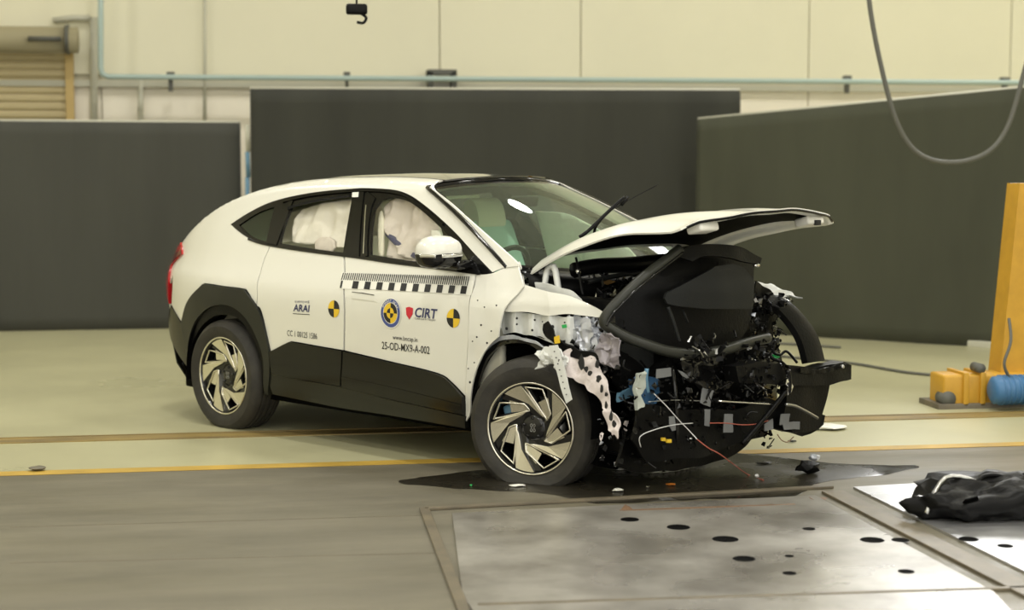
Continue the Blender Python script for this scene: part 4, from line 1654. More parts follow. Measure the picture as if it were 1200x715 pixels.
# fold line above
px_sheet('fender_ledge', [(612, 331), (640, 332), (668, 341), (680, 350), (682, 354), (655, 347), (618, 339)], lambda u, v: -0.78, M_inner, car, t=0.006, step=4, amp=0.02, scale=9, seed=5, axis='Y')
px_sheet('fender_apron', [(584, 366), (605, 366), (634, 369), (655, 371), (672, 371), (674, 400), (668, 412), (650, 404), (630, 396), (605, 390), (590, 392), (586, 380)],
         lambda u, v: -0.86 + 0.02 * math.sin(u * 0.3), M_inner, car, t=0.008, step=4, amp=0.010, scale=9, seed=8, axis='Y', label='white inner apron with bolt holes')
px_sheet('arch_edge', [(549, 478), (551, 450), (557, 428), (566, 410), (580, 399), (596, 395), (615, 396), (636, 404), (650, 414), (640, 414), (620, 405), (600, 402), (584, 407), (572, 418), (563, 434), (558, 452), (555, 480)],
         lambda u, v: -0.89, M_gloss, car, t=0.02, step=4, amp=0.012, scale=8, seed=2, axis='Y')
px_sheet('arch_edge', [(566, 411), (580, 399), (600, 393), (625, 400), (640, 408), (622, 402), (602, 397), (584, 402)],
         lambda u, v: -0.90, M_crump, car, t=0.01, step=4, amp=0.012, scale=12, seed=6, axis='Y', label='grey crumpled arch flange')
# holes and bolts on wing and apron
def dot(u, v, r_, Y=-0.94, m=M_hole, ring=True):
    p = Vector(oY(u, v, Y))
    bm = bmesh.new()
    tube(bm, [p, p + Vector((0.0, -0.004, 0))], r_, 10)
    o = new_obj('bolt_hole', bm, m, car)
for (u, v, r_) in ((564, 381, .006), (559, 395, .005), (554, 400, .004), (571, 402, .006), (576, 388, .004), (551, 448, .007), (549, 432, .004), (568, 360, .004), (560, 352, .004), (582, 358, .005), (556, 425, .004)):
    dot(u, v, r_, -0.955)
for (u, v, r_) in ((594, 385, .009), (606, 373, .007), (606, 380, .006), (624, 387, .007), (648, 383, .010), (627, 375, .006), (640, 391, .005), (636, 377, .004), (662, 378, .005)):
    dot(u, v, r_, -0.895)
px_sheet('green_tag', [(658, 381), (663, 380), (664, 384), (659, 385)], -0.90, M_green, car, axis='Y', step=6)
# crumpled grey inner metal
M_purp = mat('purplish_foil', (0.20, 0.18, 0.20), 0.4, metal=0.3, col2=(0.36, 0.33, 0.35), vscale=14)
for i, (pl_, Y, sd, am) in enumerate([
        ([(662, 372), (676, 370), (700, 374), (712, 380), (716, 395), (706, 404), (690, 400), (676, 402), (668, 395)], -0.84, 11, 0.05),
        ([(672, 395), (690, 388), (700, 398), (697, 412), (703, 425), (690, 420), (678, 412)], -0.87, 12, 0.05),
        ([(700, 396), (716, 388), (726, 396), (730, 415), (722, 432), (708, 425), (700, 412)], -0.93, 13, 0.04),
        ([(676, 372), (694, 368), (714, 374), (708, 386), (690, 384)], -0.78, 14, 0.04),
        ([(682, 376), (690, 372), (696, 392), (688, 408), (681, 396)], -0.90, 15, 0.03)]):
    px_sheet('crumpled_metal', pl_, Y, M_purp if sd == 13 else M_crump, car, t=0.004, step=2.5, amp=am * 0.6, scale=15, seed=sd, sharp=True, axis='Y', angle=20, smooth=False)
# torn white strip down over the tyre
px_sheet('torn_liner', [(655, 412), (668, 410), (676, 418), (690, 416), (697, 424), (705, 436), (712, 452), (713, 468), (717, 478), (724, 490), (726, 505), (721, 515), (713, 508), (709, 494), (711, 480), (700, 466), (688, 455), (672, 446), (662, 440), (667, 428)],
         lambda u, v: -0.93 - 0.0006 * (v - 410), M_torn, car, t=0.006, step=2.5, amp=0.026, scale=14, seed=21, sharp=False, axis='Y', angle=30, label='torn pinkish white plastic strip hanging over the tyre')
for (u, v, a, b) in ((681, 425, 4, 9), (699, 428, 2.5, 5), (691, 437, 3, 3), (701, 444, 3, 5), (705, 456, 2.5, 6), (710, 462, 2, 3), (716, 488, 2.5, 6), (719, 497, 3, 4), (687, 432, 3, 4), (710, 475, 2, 4)):
    px_sheet('tear', [(u + a * rnd.uniform(.6, 1.2) * math.cos(q), v + b * rnd.uniform(.6, 1.3) * math.sin(q)) for q in [k * math.pi / 4 for k in range(8)]], lambda u_, v_: -0.985 - 0.0006 * (v_ - 410), M_hole, car, t=0.004, step=4, axis='Y', smooth=False)
# bracket and measuring rule hanging by the tyre
px_sheet('fender_bracket', [(630, 412), (638, 406), (652, 406), (660, 414), (668, 424), (664, 438), (656, 434), (650, 426), (640, 432), (630, 430), (634, 420)], -0.95, M_inner, car, t=0.01, step=3, amp=0.03, scale=16, seed=31, sharp=True, axis='Y', angle=25, smooth=False)
px_sheet('scale_strip', [(644, 405), (653, 404), (661, 430), (670, 468), (663, 473), (655, 446)], -1.0, M_inner, car, t=0.004, step=5, axis='Y', smooth=False, amp=0.004, scale=9, label='perforated pale metal strip')
for k in range(8):
    u, v = 650 + k * 2.0, 412 + k * 7.2
    dot(u, v, 0.0035, -1.006)
# strap with yellow tag
px_sheet('black_strap', [(635, 379), (640, 377), (647, 388), (656, 400), (672, 408), (690, 412), (702, 420), (698, 426), (682, 420), (664, 418), (655, 412), (648, 402), (640, 394)], -0.93, M_matte, car, t=0.01, step=4, amp=0.02, scale=14, seed=4, axis='Y')
px_sheet('yellow_tag', [(649, 395), (655, 393), (656, 402), (650, 403)], -0.955, M_yel, car, t=0.004, step=6, axis='Y', smooth=False)

# white hinge and strut
def px_tube(name, pts, r_, m, axis='X', parent=None, n=5, label=None, seg=8, sx=1.0):
    P = [Vector((oX if axis == 'X' else oY)(u, v, D)) for u, v, D in pts]
    bm = bmesh.new()
    Q = cat(P, n) if len(P) > 2 else P
    tube(bm, Q, r_, seg, sx=sx)
    return new_obj(name, bm, m, parent or car, label=label)
px_tube('hood_hinge', [(648, 312, -0.72), (642, 316, -0.72), (639, 328, -0.73), (638, 338, -0.74)], 0.018, M_inner, 'Y')
px_tube('hood_hinge', [(648, 311, -0.72), (651, 318, -0.72), (653, 330, -0.73), (655, 342, -0.74)], 0.018, M_inner, 'Y')
px_tube('hood_strut', [(675, 302, -0.66), (679, 322, -0.70), (683, 346, -0.75)], 0.007, M_matte, 'Y')
px_tube('strut_joint', [(677, 316, -0.69), (678.2, 321, -0.69)], 0.014, M_chrome, 'Y')
# engine-bay parts behind the fender, with dark filler boxes added to block light
def cbox(nm, c, s, m, rz=0, ry=0, rx=0, bev=0.02, label=None):
    bm = bmesh.new()
    R_ = Matrix.Rotation(rz, 3, 'Z') @ Matrix.Rotation(ry, 3, 'Y') @ Matrix.Rotation(rx, 3, 'X')
    box(bm, c, s, R_, bev)
    return new_obj(nm, bm, m, car, angle=40, label=label)
cbox('inner_wing', (1.50, -0.60, 0.82), (0.62, 0.10, 0.42), M_matte, bev=0.03)
cbox('inner_wing', (1.55, 0.60, 0.78), (0.70, 0.10, 0.42), M_matte, bev=0.03)
cbox('motor_bay_filler', (1.50, 0.0, 0.62), (0.62, 0.95, 0.62), M_matte, bev=0.06)
cbox('brake_booster', (1.30, -0.42, 0.98), (0.22, 0.26, 0.16), M_matte, bev=0.06)
cbox('fluid_reservoir', (1.42, -0.12, 1.0), (0.16, 0.2, 0.12), M_panel, bev=0.03)
cbox('fuse_box', (1.48, 0.34, 1.0), (0.3, 0.26, 0.12), M_matte, bev=0.02)
cbox('radiator_bay_filler', (1.80, 0.05, 0.55), (0.14, 1.1, 0.5), M_dark, rz=0.1, bev=0.02)
cbox('radiator_bay_filler', (1.93, 0.12, 0.46), (0.06, 1.0, 0.42), M_gloss, rz=-0.06, bev=0.01)
cbox('subframe', (1.75, -0.1, 0.22), (0.6, 1.1, 0.10), M_matte, bev=0.03)
# cowl cross member visible under the hood
px_tube('cowl_beam', [(672, 317, 1.42), (700, 312, 1.46), (740, 310, 1.50), (790, 305, 1.52), (830, 303, 1.5)], 0.045, M_matte)
px_tube('cowl_beam', [(690, 330, 1.55), (730, 322, 1.6), (770, 318, 1.6)], 0.014, M_panel)
for (u, v, X, s_, m_) in ((615, 325, 1.15, 0.05, M_bluel), (626, 324, 1.3, 0.06, M_matte)):
    pass
px_sheet('wiper_linkage', [(606, 318), (615, 318), (616, 325), (610, 326)], -0.80, M_crump, car, t=0.01, step=5, axis='Y', smooth=False)
px_sheet('crushed_foil', [(695, 352), (708, 345), (722, 340), (730, 338), (724, 348), (708, 356)], 1.6, M_chrome, car, t=0.004, step=3, amp=0.03, scale=14, seed=9, sharp=True, smooth=False, angle=20)
px_sheet('foil_tab', [(704, 331), (714, 328), (722, 330), (712, 334)], 1.55, mat('ochre_tab', (0.30, 0.17, 0.05), 0.5), car, t=0.004, step=4, smooth=False)
# wipers
px_tube('wiper_arm', [(679, 278, 1.15), (690, 270, 1.18), (712, 249, 1.22), (732, 231, 1.26)], 0.011, M_matte)
px_tube('wiper_arm', [(696, 275, 1.15), (699, 264, 1.17), (712, 249, 1.22)], 0.009, M_matte)
px_tube('wiper_blade', [(712, 249, 1.22), (740, 233, 1.25), (772, 216, 1.3)], 0.003, M_matte)
px_tube('wiper_blade', [(728, 240, 1.24), (736, 231, 1.25)], 0.012, M_matte)

# --- hood: tented sheet with frame and dark liner underneath
def hood_pt(s, t):
    """s across (-1 right .. 1 left), t from the rear edge to the nose"""
    xr = 1.42 - 0.22 * abs(s) ** 2.5
    xf = 2.42 - 0.13 * abs(s) ** 2.2
    x = xr + (xf - xr) * t
    wy = 0.78 + (0.72 - 0.78) * t
    zr_ = 1.235 - 0.035 * abs(s) ** 3
    zf = 1.50 - 0.05 * abs(s) ** 2.5
    arch = 0.085 * math.sin(math.pi * min(t * 1.05, 1)) * (1.0 if s < 0 else 1.0 - 0.3 * s)
    crown = 0.055 * (1 - abs(s) ** 2.4)
    z = zr_ + (zf - zr_) * t + arch + crown * (1 - 0.6 * t)
    if abs(s) > 0.86:
        z -= (abs(s) - 0.86) * 0.62 * (1 - 0.75 * t)
    z += 0.012 * noise.noise(Vector((x * 3, s * 2.5, 0)))
    return Vector((x, s * wy, z))
NS, NT = 44, 36
bm = bmesh.new()
g = [[bm.verts.new(hood_pt(-1 + 2 * i / NS, j / NT)) for j in range(NT + 1)] for i in range(NS + 1)]
for i in range(NS):
    for j in range(NT):
        bm.faces.new((g[i][j], g[i + 1][j], g[i + 1][j + 1], g[i][j + 1]))
bmesh.ops.recalc_face_normals(bm, faces=list(bm.faces))
if sum(f.normal.z for f in bm.faces) < 0:
    bmesh.ops.reverse_faces(bm, faces=list(bm.faces))
bm.normal_update()
shell(bm, 0.010)
hood = new_obj('hood', bm, M_skin, car, angle=40)


def under(name, s0, s1, t0, t1, dz, m, th=0.006, ns=30, nt=20, crv=None, label=None):
    bm = bmesh.new()
    g = []
    for i in range(ns + 1):
        row = []
        for j in range(nt + 1):
            s = s0 + (s1 - s0) * i / ns
            t = t0 + (t1 - t0) * j / nt
            if crv:
                s, t = crv(s, t)
            p = hood_pt(s, t)
            e = min(i, ns - i, j, nt - j)
            row.append(bm.verts.new(p - Vector((0, 0, dz * min(1, 0.3 + e * 0.35)))))
        g.append(row)
    for i in range(ns):
        for j in range(nt):
            bm.faces.new((g[i][j], g[i + 1][j], g[i + 1][j + 1], g[i][j + 1]))
    shell(bm, th)
    return new_obj(name, bm, m, hood, angle=40, label=label)
under('hood_liner', -0.90, 0.83, 0.05, 0.93, 0.034, M_dark, crv=lambda s, t: (s * (1 - 0.22 * max(0, t - 0.62)), t), label='black liner under the hood')
under('hood_frame', 0.76, 0.98, 0.02, 0.97, 0.028, M_inner, ns=8)
under('hood_frame', -0.97, -0.88, 0.02, 0.97, 0.022, M_inner, ns=6)
under('hood_frame', -0.9, 0.95, 0.91, 0.985, 0.020, M_inner, nt=5)
for s_ in (0.62, -0.72):
    p = hood_pt(s_, 0.93)
    bm = bmesh.new()
    box(bm, p + Vector((0.0, 0, -0.045)), (0.10, 0.16, 0.05), Matrix.Rotation(math.radians(-15), 3, 'Y'), 0.015)
    new_obj('latch_bracket', bm, M_wht, hood)
    if s_ < 0:
        continue
    bm = bmesh.new()
    box(bm, p + Vector((0.055, 0, -0.05)), (0.02, 0.05, 0.03), bev=0.004)
    new_obj('latch_slot', bm, M_hole, hood)
bm = bmesh.new()
tube(bm, [hood_pt(s / 20, 1.0) + Vector((0.0, 0, -0.012)) for s in range(-19, 20)], 0.008, 6)
new_obj('hood_seal', bm, M_matte, hood)

# --- big black front fascia, bowl shaped and thrown up under the hood
def fasX(u, v):
    k = (u - 700) / 190
    return 1.90 + 0.28 * math.sin(min(max(k, 0), 1) * math.pi * 0.6) - 0.05 * max(0, (340 - v)) / 50
OUT = [(793, 293), (806, 288), (830, 286), (855, 287), (872, 291), (889, 302), (892, 307), (884, 311), (883, 330), (882, 352), (880, 374), (872, 392), (860, 404), (838, 411), (812, 414), (785, 411), (752, 403), (728, 391), (712, 381), (707, 372), (716, 359), (738, 338), (765, 316)]
px_sheet('front_fascia', OUT, lambda u, v: fasX(u, v) - 0.10, M_matte, car, t=0.01, step=8, label='black moulded front fascia thrown up under the hood')
RIMP = [(797, 292), (778, 307), (750, 329), (725, 353), (712, 368), (708, 378), (716, 385), (734, 395), (758, 404), (785, 412), (815, 415), (845, 411), (875, 402), (900, 396)]
bm = bmesh.new()
P = cat([Vector(oX(u, v, fasX(u, v) + 0.02)) for u, v in RIMP], 5)
tube(bm, P, 0.030, 10)
new_obj('fascia_rim', bm, mat('worn_rim_black', (0.022, 0.023, 0.018), 0.38, spec=0.35), car)
bm = bmesh.new()
P = cat([Vector(oX(u + 3, v + 4, fasX(u, v) + 0.045)) for u, v in RIMP[:6]], 5)
tube(bm, P, 0.008, 8)
new_obj('rim_groove', bm, M_gloss, car)
px_sheet('fascia_plate', [(779, 350), (781, 344), (802, 333), (828, 318), (838, 312), (860, 310), (872, 313), (882, 325), (884, 330), (882, 362), (860, 362), (830, 362), (795, 359), (782, 356)],
         lambda u, v: fasX(u, v) + 0.02, M_panel, car, t=0.02, step=6, amp=0.006, scale=5, smooth=False, label='charcoal textured inner plate')
px_sheet('fascia_hood', [(796, 300), (806, 290), (830, 287), (856, 288), (874, 292), (892, 303), (890, 310), (872, 306), (850, 300), (826, 300), (812, 306)],
         lambda u, v: fasX(u, v) + 0.04, M_matte, car, t=0.02, step=5, amp=0.008, scale=6, seed=2)
px_tube('clip', [(884, 311, 2.2), (889, 311, 2.2)], 0.010, M_chrome)
px_tube('fascia_rib', [(783, 360, 2.12), (790, 380, 2.14), (796, 400, 2.15)], 0.010, M_panel)
px_tube('fascia_rib', [(800, 363, 2.12), (806, 378, 2.14)], 0.006, M_panel)
px_sheet('fascia_lower', [(715, 384), (752, 404), (785, 413), (778, 432), (756, 442), (735, 432), (722, 412)], 1.92, M_panel, car, t=0.01, step=6, amp=0.02, scale=6, seed=4)
px_sheet('fascia_fold', [(846, 408), (880, 396), (905, 380), (912, 350), (900, 338), (884, 332), (880, 375)], 2.0, M_matte, car, t=0.01, step=6, amp=0.03, scale=6, seed=14)

# far fender piece, far liner arc
px_sheet('far_fender', [(883, 330), (900, 333), (918, 338), (930, 343), (939, 348), (926, 345), (914, 350), (898, 353), (884, 358)], lambda u, v: 0.66 + 0.012 * (352 - v), M_inner, car, t=0.008, step=4, amp=0.02, scale=10, seed=8, axis='Y', label='pale bent corner of the far fender')
bm = bmesh.new()
A_ = cat([Vector(oX(u, v, X)) for u, v, X in ((898, 352, 2.0), (915, 362, 2.05), (932, 380, 2.1), (944, 400, 2.15), (951, 425, 2.18))], 6)
rings = []
for i, p in enumerate(A_):
    t_ = (A_[min(i + 1, len(A_) - 1)] - A_[max(i - 1, 0)]).normalized()
    sd = Vector((0, 1, 0))
    n_ = t_.cross(sd).normalized()
    w2 = 0.10
    rings.append([bm.verts.new(p + sd * a + n_ * b) for a, b in ((-w2, 0), (-w2 * .9, .035), (0, .05), (w2 * .9, .035), (w2, 0), (0, -.0))])
for a, b in zip(rings, rings[1:]):
    for i in range(6):
        bm.faces.new((a[i], a[(i + 1) % 6], b[(i + 1) % 6], b[i]))
bm.faces.new(rings[0]); bm.faces.new(rings[-1][::-1])
new_obj('wheel_arch_liner', bm, M_matte, car, angle=50)

# bumper beam, right end sticking out, dark side panel, undertray
px_sheet('crash_beam', [(862, 430), (890, 424), (925, 428), (955, 431), (975, 427), (990, 425), (998, 428), (998, 444), (984, 448), (972, 452), (940, 452), (900, 450), (866, 448)],
         lambda u, v: 2.28, M_matte, car, t=0.09, step=7, amp=0.006, scale=8, smooth=False, label='black front bumper beam with its end exposed')
px_sheet('beam_lip', [(938, 432), (960, 433), (980, 428), (994, 427), (994, 431), (978, 434), (960, 438), (938, 437)], 2.30, M_matte, car, t=0.01, step=4, amp=0.008, scale=30, seed=3)
px_tube('bolt', [(986, 430, 2.32), (988, 430, 2.32)], 0.012, M_steel)
px_tube('beam_tube', [(923, 434, 2.31), (925, 445, 2.31), (924, 462, 2.3)], 0.016, M_gloss)
px_sheet('side_ducting', [(925, 446), (972, 450), (966, 478), (960, 505), (935, 506), (915, 498), (922, 470)], 2.22, M_matte, car, t=0.05, step=6, amp=0.012, scale=5, seed=5, smooth=False)
px_sheet('bumper_skirt', [(745, 470), (800, 480), (860, 482), (905, 470), (968, 486), (966, 496), (950, 507), (940, 512), (918, 508), (896, 500), (880, 516), (858, 526), (838, 532), (800, 538), (760, 540), (740, 520)],
         lambda u, v: 2.08 + 0.0006 * (u - 740), M_matte, car, t=0.02, step=7, amp=0.03, scale=3.5, seed=7, smooth=False, label='black lower bumper skirt torn open')
px_sheet('undertray', [(735, 505), (790, 512), (838, 520), (884, 512), (870, 528), (838, 542), (790, 551), (745, 554), (722, 548)], 1.95, M_matte, car, t=0.02, step=7, amp=0.02, scale=5, seed=9)
px_sheet('headlamp_housing', [(800, 418), (822, 410), (846, 420), (862, 438), (852, 458), (828, 462), (806, 448)], 2.15, M_gloss, car, t=0.06, step=5, amp=0.03, scale=9, seed=6, smooth=False, angle=20)
px_sheet('crash_absorber', [(724, 404), (760, 436), (800, 418), (860, 412), (900, 418), (905, 470), (860, 490), (800, 490), (745, 480), (722, 450)], 1.98, M_dark, car, t=0.06, step=8, amp=0.03, scale=5, seed=16)
px_sheet('inner_duct', [(884, 350), (900, 352), (912, 365), (908, 395), (918, 430), (890, 430), (862, 420), (868, 395), (880, 376)], 1.98, M_matte, car, t=0.04, step=6, amp=0.02, scale=8, seed=17)
px_sheet('drive_shaft_cover', [(700, 425), (722, 432), (745, 470), (742, 520), (722, 552), (702, 545), (712, 515), (728, 500), (722, 470)], 1.72, M_dark, car, t=0.05, step=7, amp=0.02, scale=6, seed=18)
px_sheet('blue_motor_pack', [(746, 447), (754, 443), (772, 445), (774, 462), (770, 472), (755, 474), (747, 462)], 2.10, M_blue, car, t=0.05, step=4, amp=0.02, scale=16, seed=1, smooth=False, angle=20)
px_sheet('blue_hose_guard', [(726, 462), (735, 458), (748, 452), (745, 460), (734, 468), (727, 471)], 2.0, M_bluel, car, t=0.02, step=4, amp=0.01, scale=20, seed=2)
px_sheet('pale_connector', [(747, 440), (757, 436), (758, 455), (752, 462), (754, 475), (748, 482), (746, 464)], 2.12, mat('pale_plastic', (0.42, 0.45, 0.40), 0.5), car, t=0.02, step=4, amp=0.015, scale=20, seed=5, smooth=False)
px_sheet('blue_lead', [(750, 531), (770, 533), (774, 538), (758, 537)], 2.0, M_blue, car, t=0.01, step=4)
px_tube('blue_pipe_end', [(758, 432, 2.1), (757, 445, 2.1), (759, 460, 2.1)], 0.012, M_bluel)
# grey tape patches
for (pl_, X) in (([(769, 433), (786, 431), (787, 441), (769, 443)], 2.17), ([(795, 434), (800, 435), (808, 443), (803, 445)], 2.17), ([(824, 455), (836, 458), (832, 477), (820, 472)], 2.20),
                 ([(784, 488), (791, 488), (792, 505), (785, 506)], 2.19), ([(826, 480), (832, 480), (832, 500), (826, 499)], 2.20), ([(849, 485), (859, 485), (859, 507), (848, 507)], 2.21),
                 ([(896, 497), (906, 491), (906, 504), (896, 505)], 2.22), ([(915, 485), (926, 485), (924, 497), (914, 498)], 2.24), ([(917, 495), (937, 494), (937, 503), (918, 504)], 2.24)):
    px_sheet('tape_patch', pl_, X, M_tape, car, t=0.003, step=7, amp=0.006, scale=18, seed=X * 3, smooth=False)
px_sheet('yellow_plug', [(776, 513), (780, 513), (780, 517), (776, 517)], 2.14, M_yel, car, t=0.01, step=6, smooth=False)
px_sheet('yellow_plug', [(782, 515), (787, 515), (787, 519), (782, 519)], 2.14, M_yel, car, t=0.01, step=6, smooth=False)
px_sheet('green_plug', [(906, 416), (912, 414), (914, 419), (908, 421)], 2.1, M_green, car, t=0.01, step=6, smooth=False)
px_sheet('bright_foil', [(921, 440), (927, 438), (929, 455), (924, 462), (921, 452)], 2.31, M_chrome, car, t=0.004, step=3, amp=0.015, scale=30, seed=5, sharp=True, smooth=False)
# rods and wires
px_tube('steel_rod', [(842, 470, 2.26), (872, 472, 2.28), (905, 474, 2.28)], 0.0055, M_chrome)
px_tube('steel_rod', [(921, 474, 2.3), (932, 476, 2.3), (946, 483, 2.31), (958, 490, 2.31)], 0.009, M_steel)
px_tube('white_wire', [(766, 461, 2.16), (782, 477, 2.2), (797, 494, 2.22), (806, 503, 2.24), (817, 515, 2.3)], 0.0024, M_wirew)
px_tube('white_wire', [(751, 524, 2.18), (750, 512, 2.2), (766, 504, 2.2), (790, 498, 2.2), (812, 496, 2.2)], 0.0024, M_wirew)
px_tube('silver_cable', [(760, 471, 2.14), (790, 469, 2.16), (822, 470, 2.2)], 0.0025, M_steel)
p_end = oZ(895, 563, 0.008)
P = [Vector(oX(817, 515, 2.3)), Vector(oX(830, 525, 2.34)), Vector(oX(843, 532, 2.36)), Vector(oX(858, 543, 2.34)), Vector(oZ(876, 556, 0.01)), Vector(p_end)]
bm = bmesh.new()
tube(bm, cat(P, 6), 0.0032, 6)
new_obj('red_wire', bm, M_copper, car)
px_tube('red_wire', [(832, 496, 2.24), (850, 496, 2.24), (870, 498, 2.24), (886, 497, 2.25), (900, 493, 2.25)], 0.003, M_copper)
px_tube('black_cable', [(900, 405, 2.1), (908, 400, 2.1), (906, 412, 2.1), (914, 416, 2.12), (922, 412, 2.12), (934, 425, 2.2)], 0.008, M_matte)
px_tube('black_cable', [(900, 412, 2.1), (905, 420, 2.12), (915, 424, 2.15), (922, 430, 2.2)], 0.010, M_matte)
px_tube('brown_wire', [(911, 509, 2.2), (916, 516, 2.2), (923, 518, 2.2), (930, 512, 2.2)], 0.003, M_brown)
px_tube('diagonal_strut', [(870, 520, 2.26), (900, 485, 2.28), (924, 455, 2.3)], 0.014, M_matte)
px_tube('diagonal_strut', [(788, 430, 2.1), (792, 470, 2.14), (794, 530, 2.1)], 0.012, M_gloss)

# small glossy fragments wedged through the wreck, far too many to count
def clutter(name, n, boxes, mats, seed, smin=0.008, smax=0.04):
    r_ = random.Random(seed)
    bm = bmesh.new()
    for _ in range(n):
        u0, v0, u1, v1, X0, X1 = r_.choice(boxes)
        u, v, X = r_.uniform(u0, u1), r_.uniform(v0, v1), r_.uniform(X0, X1)
        p = Vector(oX(u, v, X))
        if p.z < 0.03:
            continue
        R_ = Matrix.Rotation(r_.uniform(0, 6.28), 3, 'Z') @ Matrix.Rotation(r_.uniform(0, 6.28), 3, 'X')
        k0 = len(bm.faces)
        if r_.random() < 0.22:
            d1 = Vector((r_.uniform(-1, 1), r_.uniform(-1, 1), r_.uniform(-1, 1))) * r_.uniform(0.02, 0.06)
            d2 = Vector((r_.uniform(-1, 1), r_.uniform(-1, 1), r_.uniform(-1, 1))) * r_.uniform(0.02, 0.06)
            tube(bm, cat([p - d1, p, p + d2], 3), r_.uniform(0.003, 0.006), 5)
        else:
            s = [r_.uniform(smin, smax) for _ in range(3)]
            s[r_.randrange(3)] *= 0.3
            vs = box(bm, p, s, R_, 0)
            for q in vs:
                q.co += Vector((r_.uniform(-1, 1), r_.uniform(-1, 1), r_.uniform(-1, 1))) * 0.006
        mi = r_.choices(range(len(mats)), [m[1] for m in mats])[0]
        bm.faces.ensure_lookup_table()
        for f in bm.faces[k0:]:
            f.material_index = mi
    o = new_obj(name, bm, [m[0] for m in mats], car, smooth=False)
    o['kind'] = 'stuff'
    return o
WM = [(M_matte, 8), (M_gloss, 6), (M_dark, 3), (M_panel, 1), (M_steel, .22), (M_crump, .12)]
clutter('wreck_fragments', 620, [(722, 430, 800, 545, 1.9, 2.12), (800, 415, 905, 470, 2.1, 2.25), (800, 470, 905, 525, 2.08, 2.15), (880, 350, 915, 430, 1.95, 2.1), (868, 428, 925, 462, 2.24, 2.30), (735, 440, 885, 505, 2.1, 2.22)], WM, 5, 0.006, 0.03)
clutter('cowl_fragments', 160, [(700, 328, 760, 352, 1.45, 1.7), (612, 315, 640, 330, 1.15, 1.3), (690, 320, 780, 345, 1.4, 1.7)], WM, 9)
clutter('shredded_plastic', 170, [(695, 372, 735, 440, 1.75, 1.92), (655, 400, 705, 425, 1.6, 1.7), (700, 425, 735, 545, 1.8, 1.95)], [(M_matte, 5), (M_gloss, 4), (M_crump, 2), (M_torn, 1)], 12, 0.006, 0.03)
clutter('tangled_wiring', 90, [(800, 395, 900, 425, 2.15, 2.25), (884, 345, 925, 365, 2.0, 2.1)], [(M_matte, 5), (M_steel, 1)], 15)

# ================================================================== FLOOR DEBRIS
# chain lying on the floor
ch = empty('chain', fl(775, 552))
tag(ch, 'bright steel link chain lying on the floor under the wrecked front', 'chain')
pts = cat([Vector(fl(742, 552)), Vector(fl(765, 555)), Vector(fl(790, 553)), Vector(fl(810, 549)), Vector(fl(826, 545))], 8)
linkm = None
M_chain = mat('galvanised', (0.55, 0.53, 0.45), 0.35, metal=0.4)
L_ = 0
acc = []
tot = sum((b - a).length for a, b in zip(pts, pts[1:]))
nl = int(tot / 0.042)
for k in range(nl):
    d = tot * (k + 0.5) / nl
    for a, b in zip(pts, pts[1:]):
        if d <= (b - a).length:
            break
        d -= (b - a).length
    p = a + (b - a).normalized() * d
    dr_ = (b - a).normalized()
    if linkm is None:
        bm = bmesh.new()
        loop = [(0.020 * math.cos(t) + (0.012 if math.cos(t) > 0 else -0.012), 0.015 * math.sin(t), 0) for t in [2 * math.pi * q / 16 for q in range(16)]]
        loop.append(loop[0]); loop.append(loop[1])
        tube(bm, loop, 0.005, 6, cap=False)
        o = new_obj('chain_link', bm, M_chain, ch)
        linkm = o.data
    else:
        o = bpy.data.objects.new('chain_link', linkm)
        COL.objects.link(o)
        o.parent = ch
    o.location = p - ch.location + Vector((0, 0, 0.016))
    o.rotation_euler = (math.radians(20 if k % 2 else 70), 0, math.atan2(dr_.y, dr_.x))


def chunk(name, u, v, s, m, label, cat_, flat=0.4, seed=0, group=None):
    p = Vector(fl(u, v))
    bm = bmesh.new()
    bmesh.ops.create_icosphere(bm, subdivisions=2, radius=1)
    for q in bm.verts:
        q.co *= 1 + 0.45 * noise.noise(q.co * 1.6 + Vector((seed, seed, 0)))
        q.co = Vector((q.co.x * s[0], q.co.y * s[1], q.co.z * s[2]))
    z0 = min(q.co.z for q in bm.verts)
    for q in bm.verts:
        q.co.z -= z0 - 0.001
    o = new_obj(name, bm, m, None, angle=20)
    o.location = p + Vector((0, 0, 0.004))
    tag(o, label, cat_, group)
    return o
chunk('broken_panel', 972, 503, (0.12, 0.10, 0.012), M_wht, 'flat white broken shard on the floor right of the bumper', 'fragment', seed=2)
chunk('bumper_fragment', 947, 556, (0.07, 0.05, 0.035), M_matte, 'small black fragment with a pale top behind the puddle edge', 'fragment', seed=5)
chunk('metal_fragment', 954, 551, (0.035, 0.03, 0.02), M_crump, 'little grey metal lump on top of the black fragment by the puddle', 'fragment', seed=6).location.z += 0.05
chunk('plastic_shard', 606, 571, (0.045, 0.02, 0.006), M_wht, 'pale sliver on the floor directly below the flat front tyre', 'fragment', seed=1)
chunk('plastic_shard', 727, 552, (0.03, 0.02, 0.008), M_wht, 'white chip beside the left end of the chain', 'fragment', seed=3)
chunk('plastic_shard', 724, 577, (0.03, 0.02, 0.008), M_wht, 'pale chip at the near edge of the puddle below the tyre', 'fragment', seed=4)
chunk('glass_bead', 759, 573, (0.008, 0.008, 0.006), M_chrome, 'tiny bright bead in the puddle below the chain', 'fragment', seed=7)
chunk('orange_fragment', 786, 570, (0.03, 0.015, 0.006), mat('orange_bits', (0.5, 0.16, 0.02), 0.5), 'orange lamp splinter in the puddle below the chain', 'fragment', seed=8)
chunk('green_bead', 552, 571, (0.007, 0.007, 0.006), M_green, 'tiny green bead left of the flat front tyre', 'fragment', seed=9)
chunk('plastic_shard', 887, 561, (0.012, 0.009, 0.010), M_wirew, 'small pale plug at the end of the red wire', 'fragment', seed=10)
chunk('plastic_shard', 895, 545, (0.05, 0.02, 0.006), M_matte, 'black flake at the far edge of the puddle near the yellow line', 'fragment', seed=12)
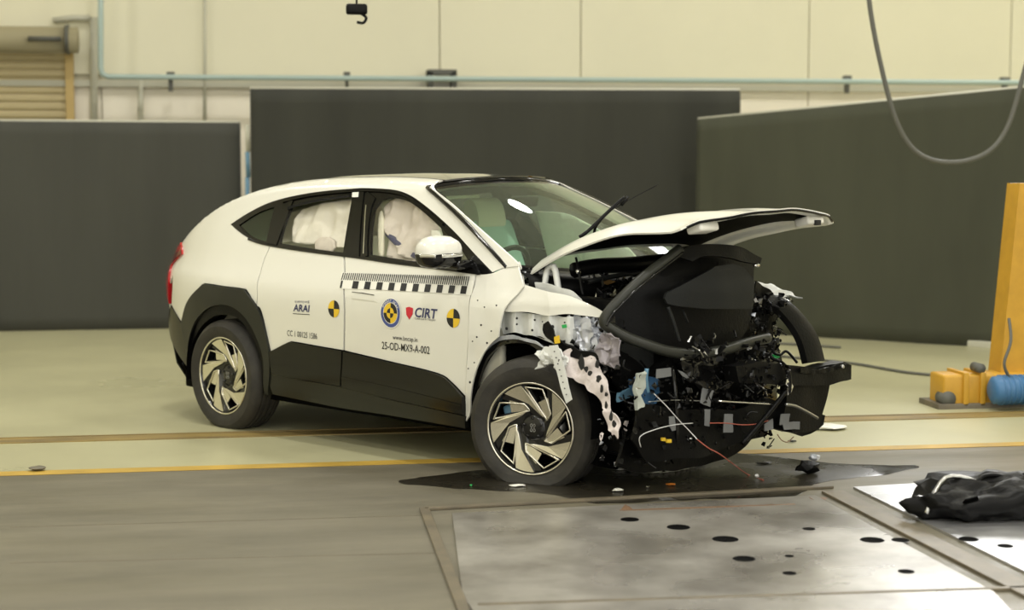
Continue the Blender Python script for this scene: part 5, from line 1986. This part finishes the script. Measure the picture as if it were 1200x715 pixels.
chunk('plastic_shard', 928, 519, (0.03, 0.015, 0.006), M_matte, 'black flake beyond the yellow line under the bumper corner', 'fragment', seed=13)
chunk('stone_chip', 44, 552, (0.05, 0.04, 0.012), M_conc, 'round grey patch on the yellow line at the far left', 'fragment', seed=14)

for pp, lab in (([(905, 402), (940, 404), (985, 407)], 'short dark cable end on the pale floor behind the far arch liner'),
                ([(900, 416), (940, 420), (1000, 426), (1060, 436), (1110, 441)], 'long dark cable on the pale floor running towards the yellow carriage')):
    bm = bmesh.new()
    tube(bm, cat([Vector(fl(u, v, 0.016)) for u, v in pp], 6), 0.012, 6)
    tag(new_obj('floor_cable', bm, M_cable), lab, 'cable')

# large black wreckage lump at right
lump = empty('wreckage_heap', fl(1142, 606))
tag(lump, 'large black torn bumper piece lying on the bright plate at right', 'car part')
Lc = Vector(lump.location)
bm = bmesh.new()
bmesh.ops.create_icosphere(bm, subdivisions=4, radius=1)
for q in bm.verts:
    n1 = noise.noise(q.co * 1.5 + Vector((4, 2, 1))) * 0.45 + noise.noise(q.co * 4) * 0.22
    q.co *= 1 + n1
    q.co = Vector((q.co.x * 0.40, q.co.y * 0.22, max(q.co.z, -0.3) * 0.155 + 0.048))
    q.co += Vector((0.06, 0.02, 0.014))
new_obj('torn_cover', bm, M_matte, lump, angle=70)
r_ = random.Random(3)
for k in range(9):
    bm = bmesh.new()
    a = r_.uniform(0, 6.28)
    p = Vector((0.06 + 0.30 * math.cos(a), 0.16 * math.sin(a), r_.uniform(0.08, 0.16)))
    pl_ = [(r_.uniform(.05, .14) * math.cos(t), r_.uniform(.03, .08) * math.sin(t)) for t in [q * math.pi / 3.5 for q in range(7)]]
    bm = grid_fill(pl_, 0.03)
    R_ = Matrix.Rotation(r_.uniform(-1, 1), 4, 'Y') @ Matrix.Rotation(r_.uniform(-1, 1), 4, 'X') @ Matrix.Rotation(a, 4, 'Z')
    bmesh.ops.transform(bm, matrix=Matrix.Translation(p) @ R_, verts=bm.verts)
    crumple(bm, 0.02, 12, k)
    shell(bm, 0.005)
    new_obj('torn_flap', bm, (M_matte, M_gloss, M_panel)[k % 3], lump, angle=25)
for k in range(3):
    bm = bmesh.new()
    tube(bm, cat([Vector((-0.3 + k * 0.2, -0.1, 0.05)), Vector((-0.15 + k * 0.2, 0.02, 0.20)), Vector((0.05 + k * 0.2, 0.0, 0.16)), Vector((0.2 + k * 0.1, -0.18, 0.03))], 5), 0.012, 6)
    new_obj('loose_hose', bm, M_steel if k == 0 else M_matte, lump)
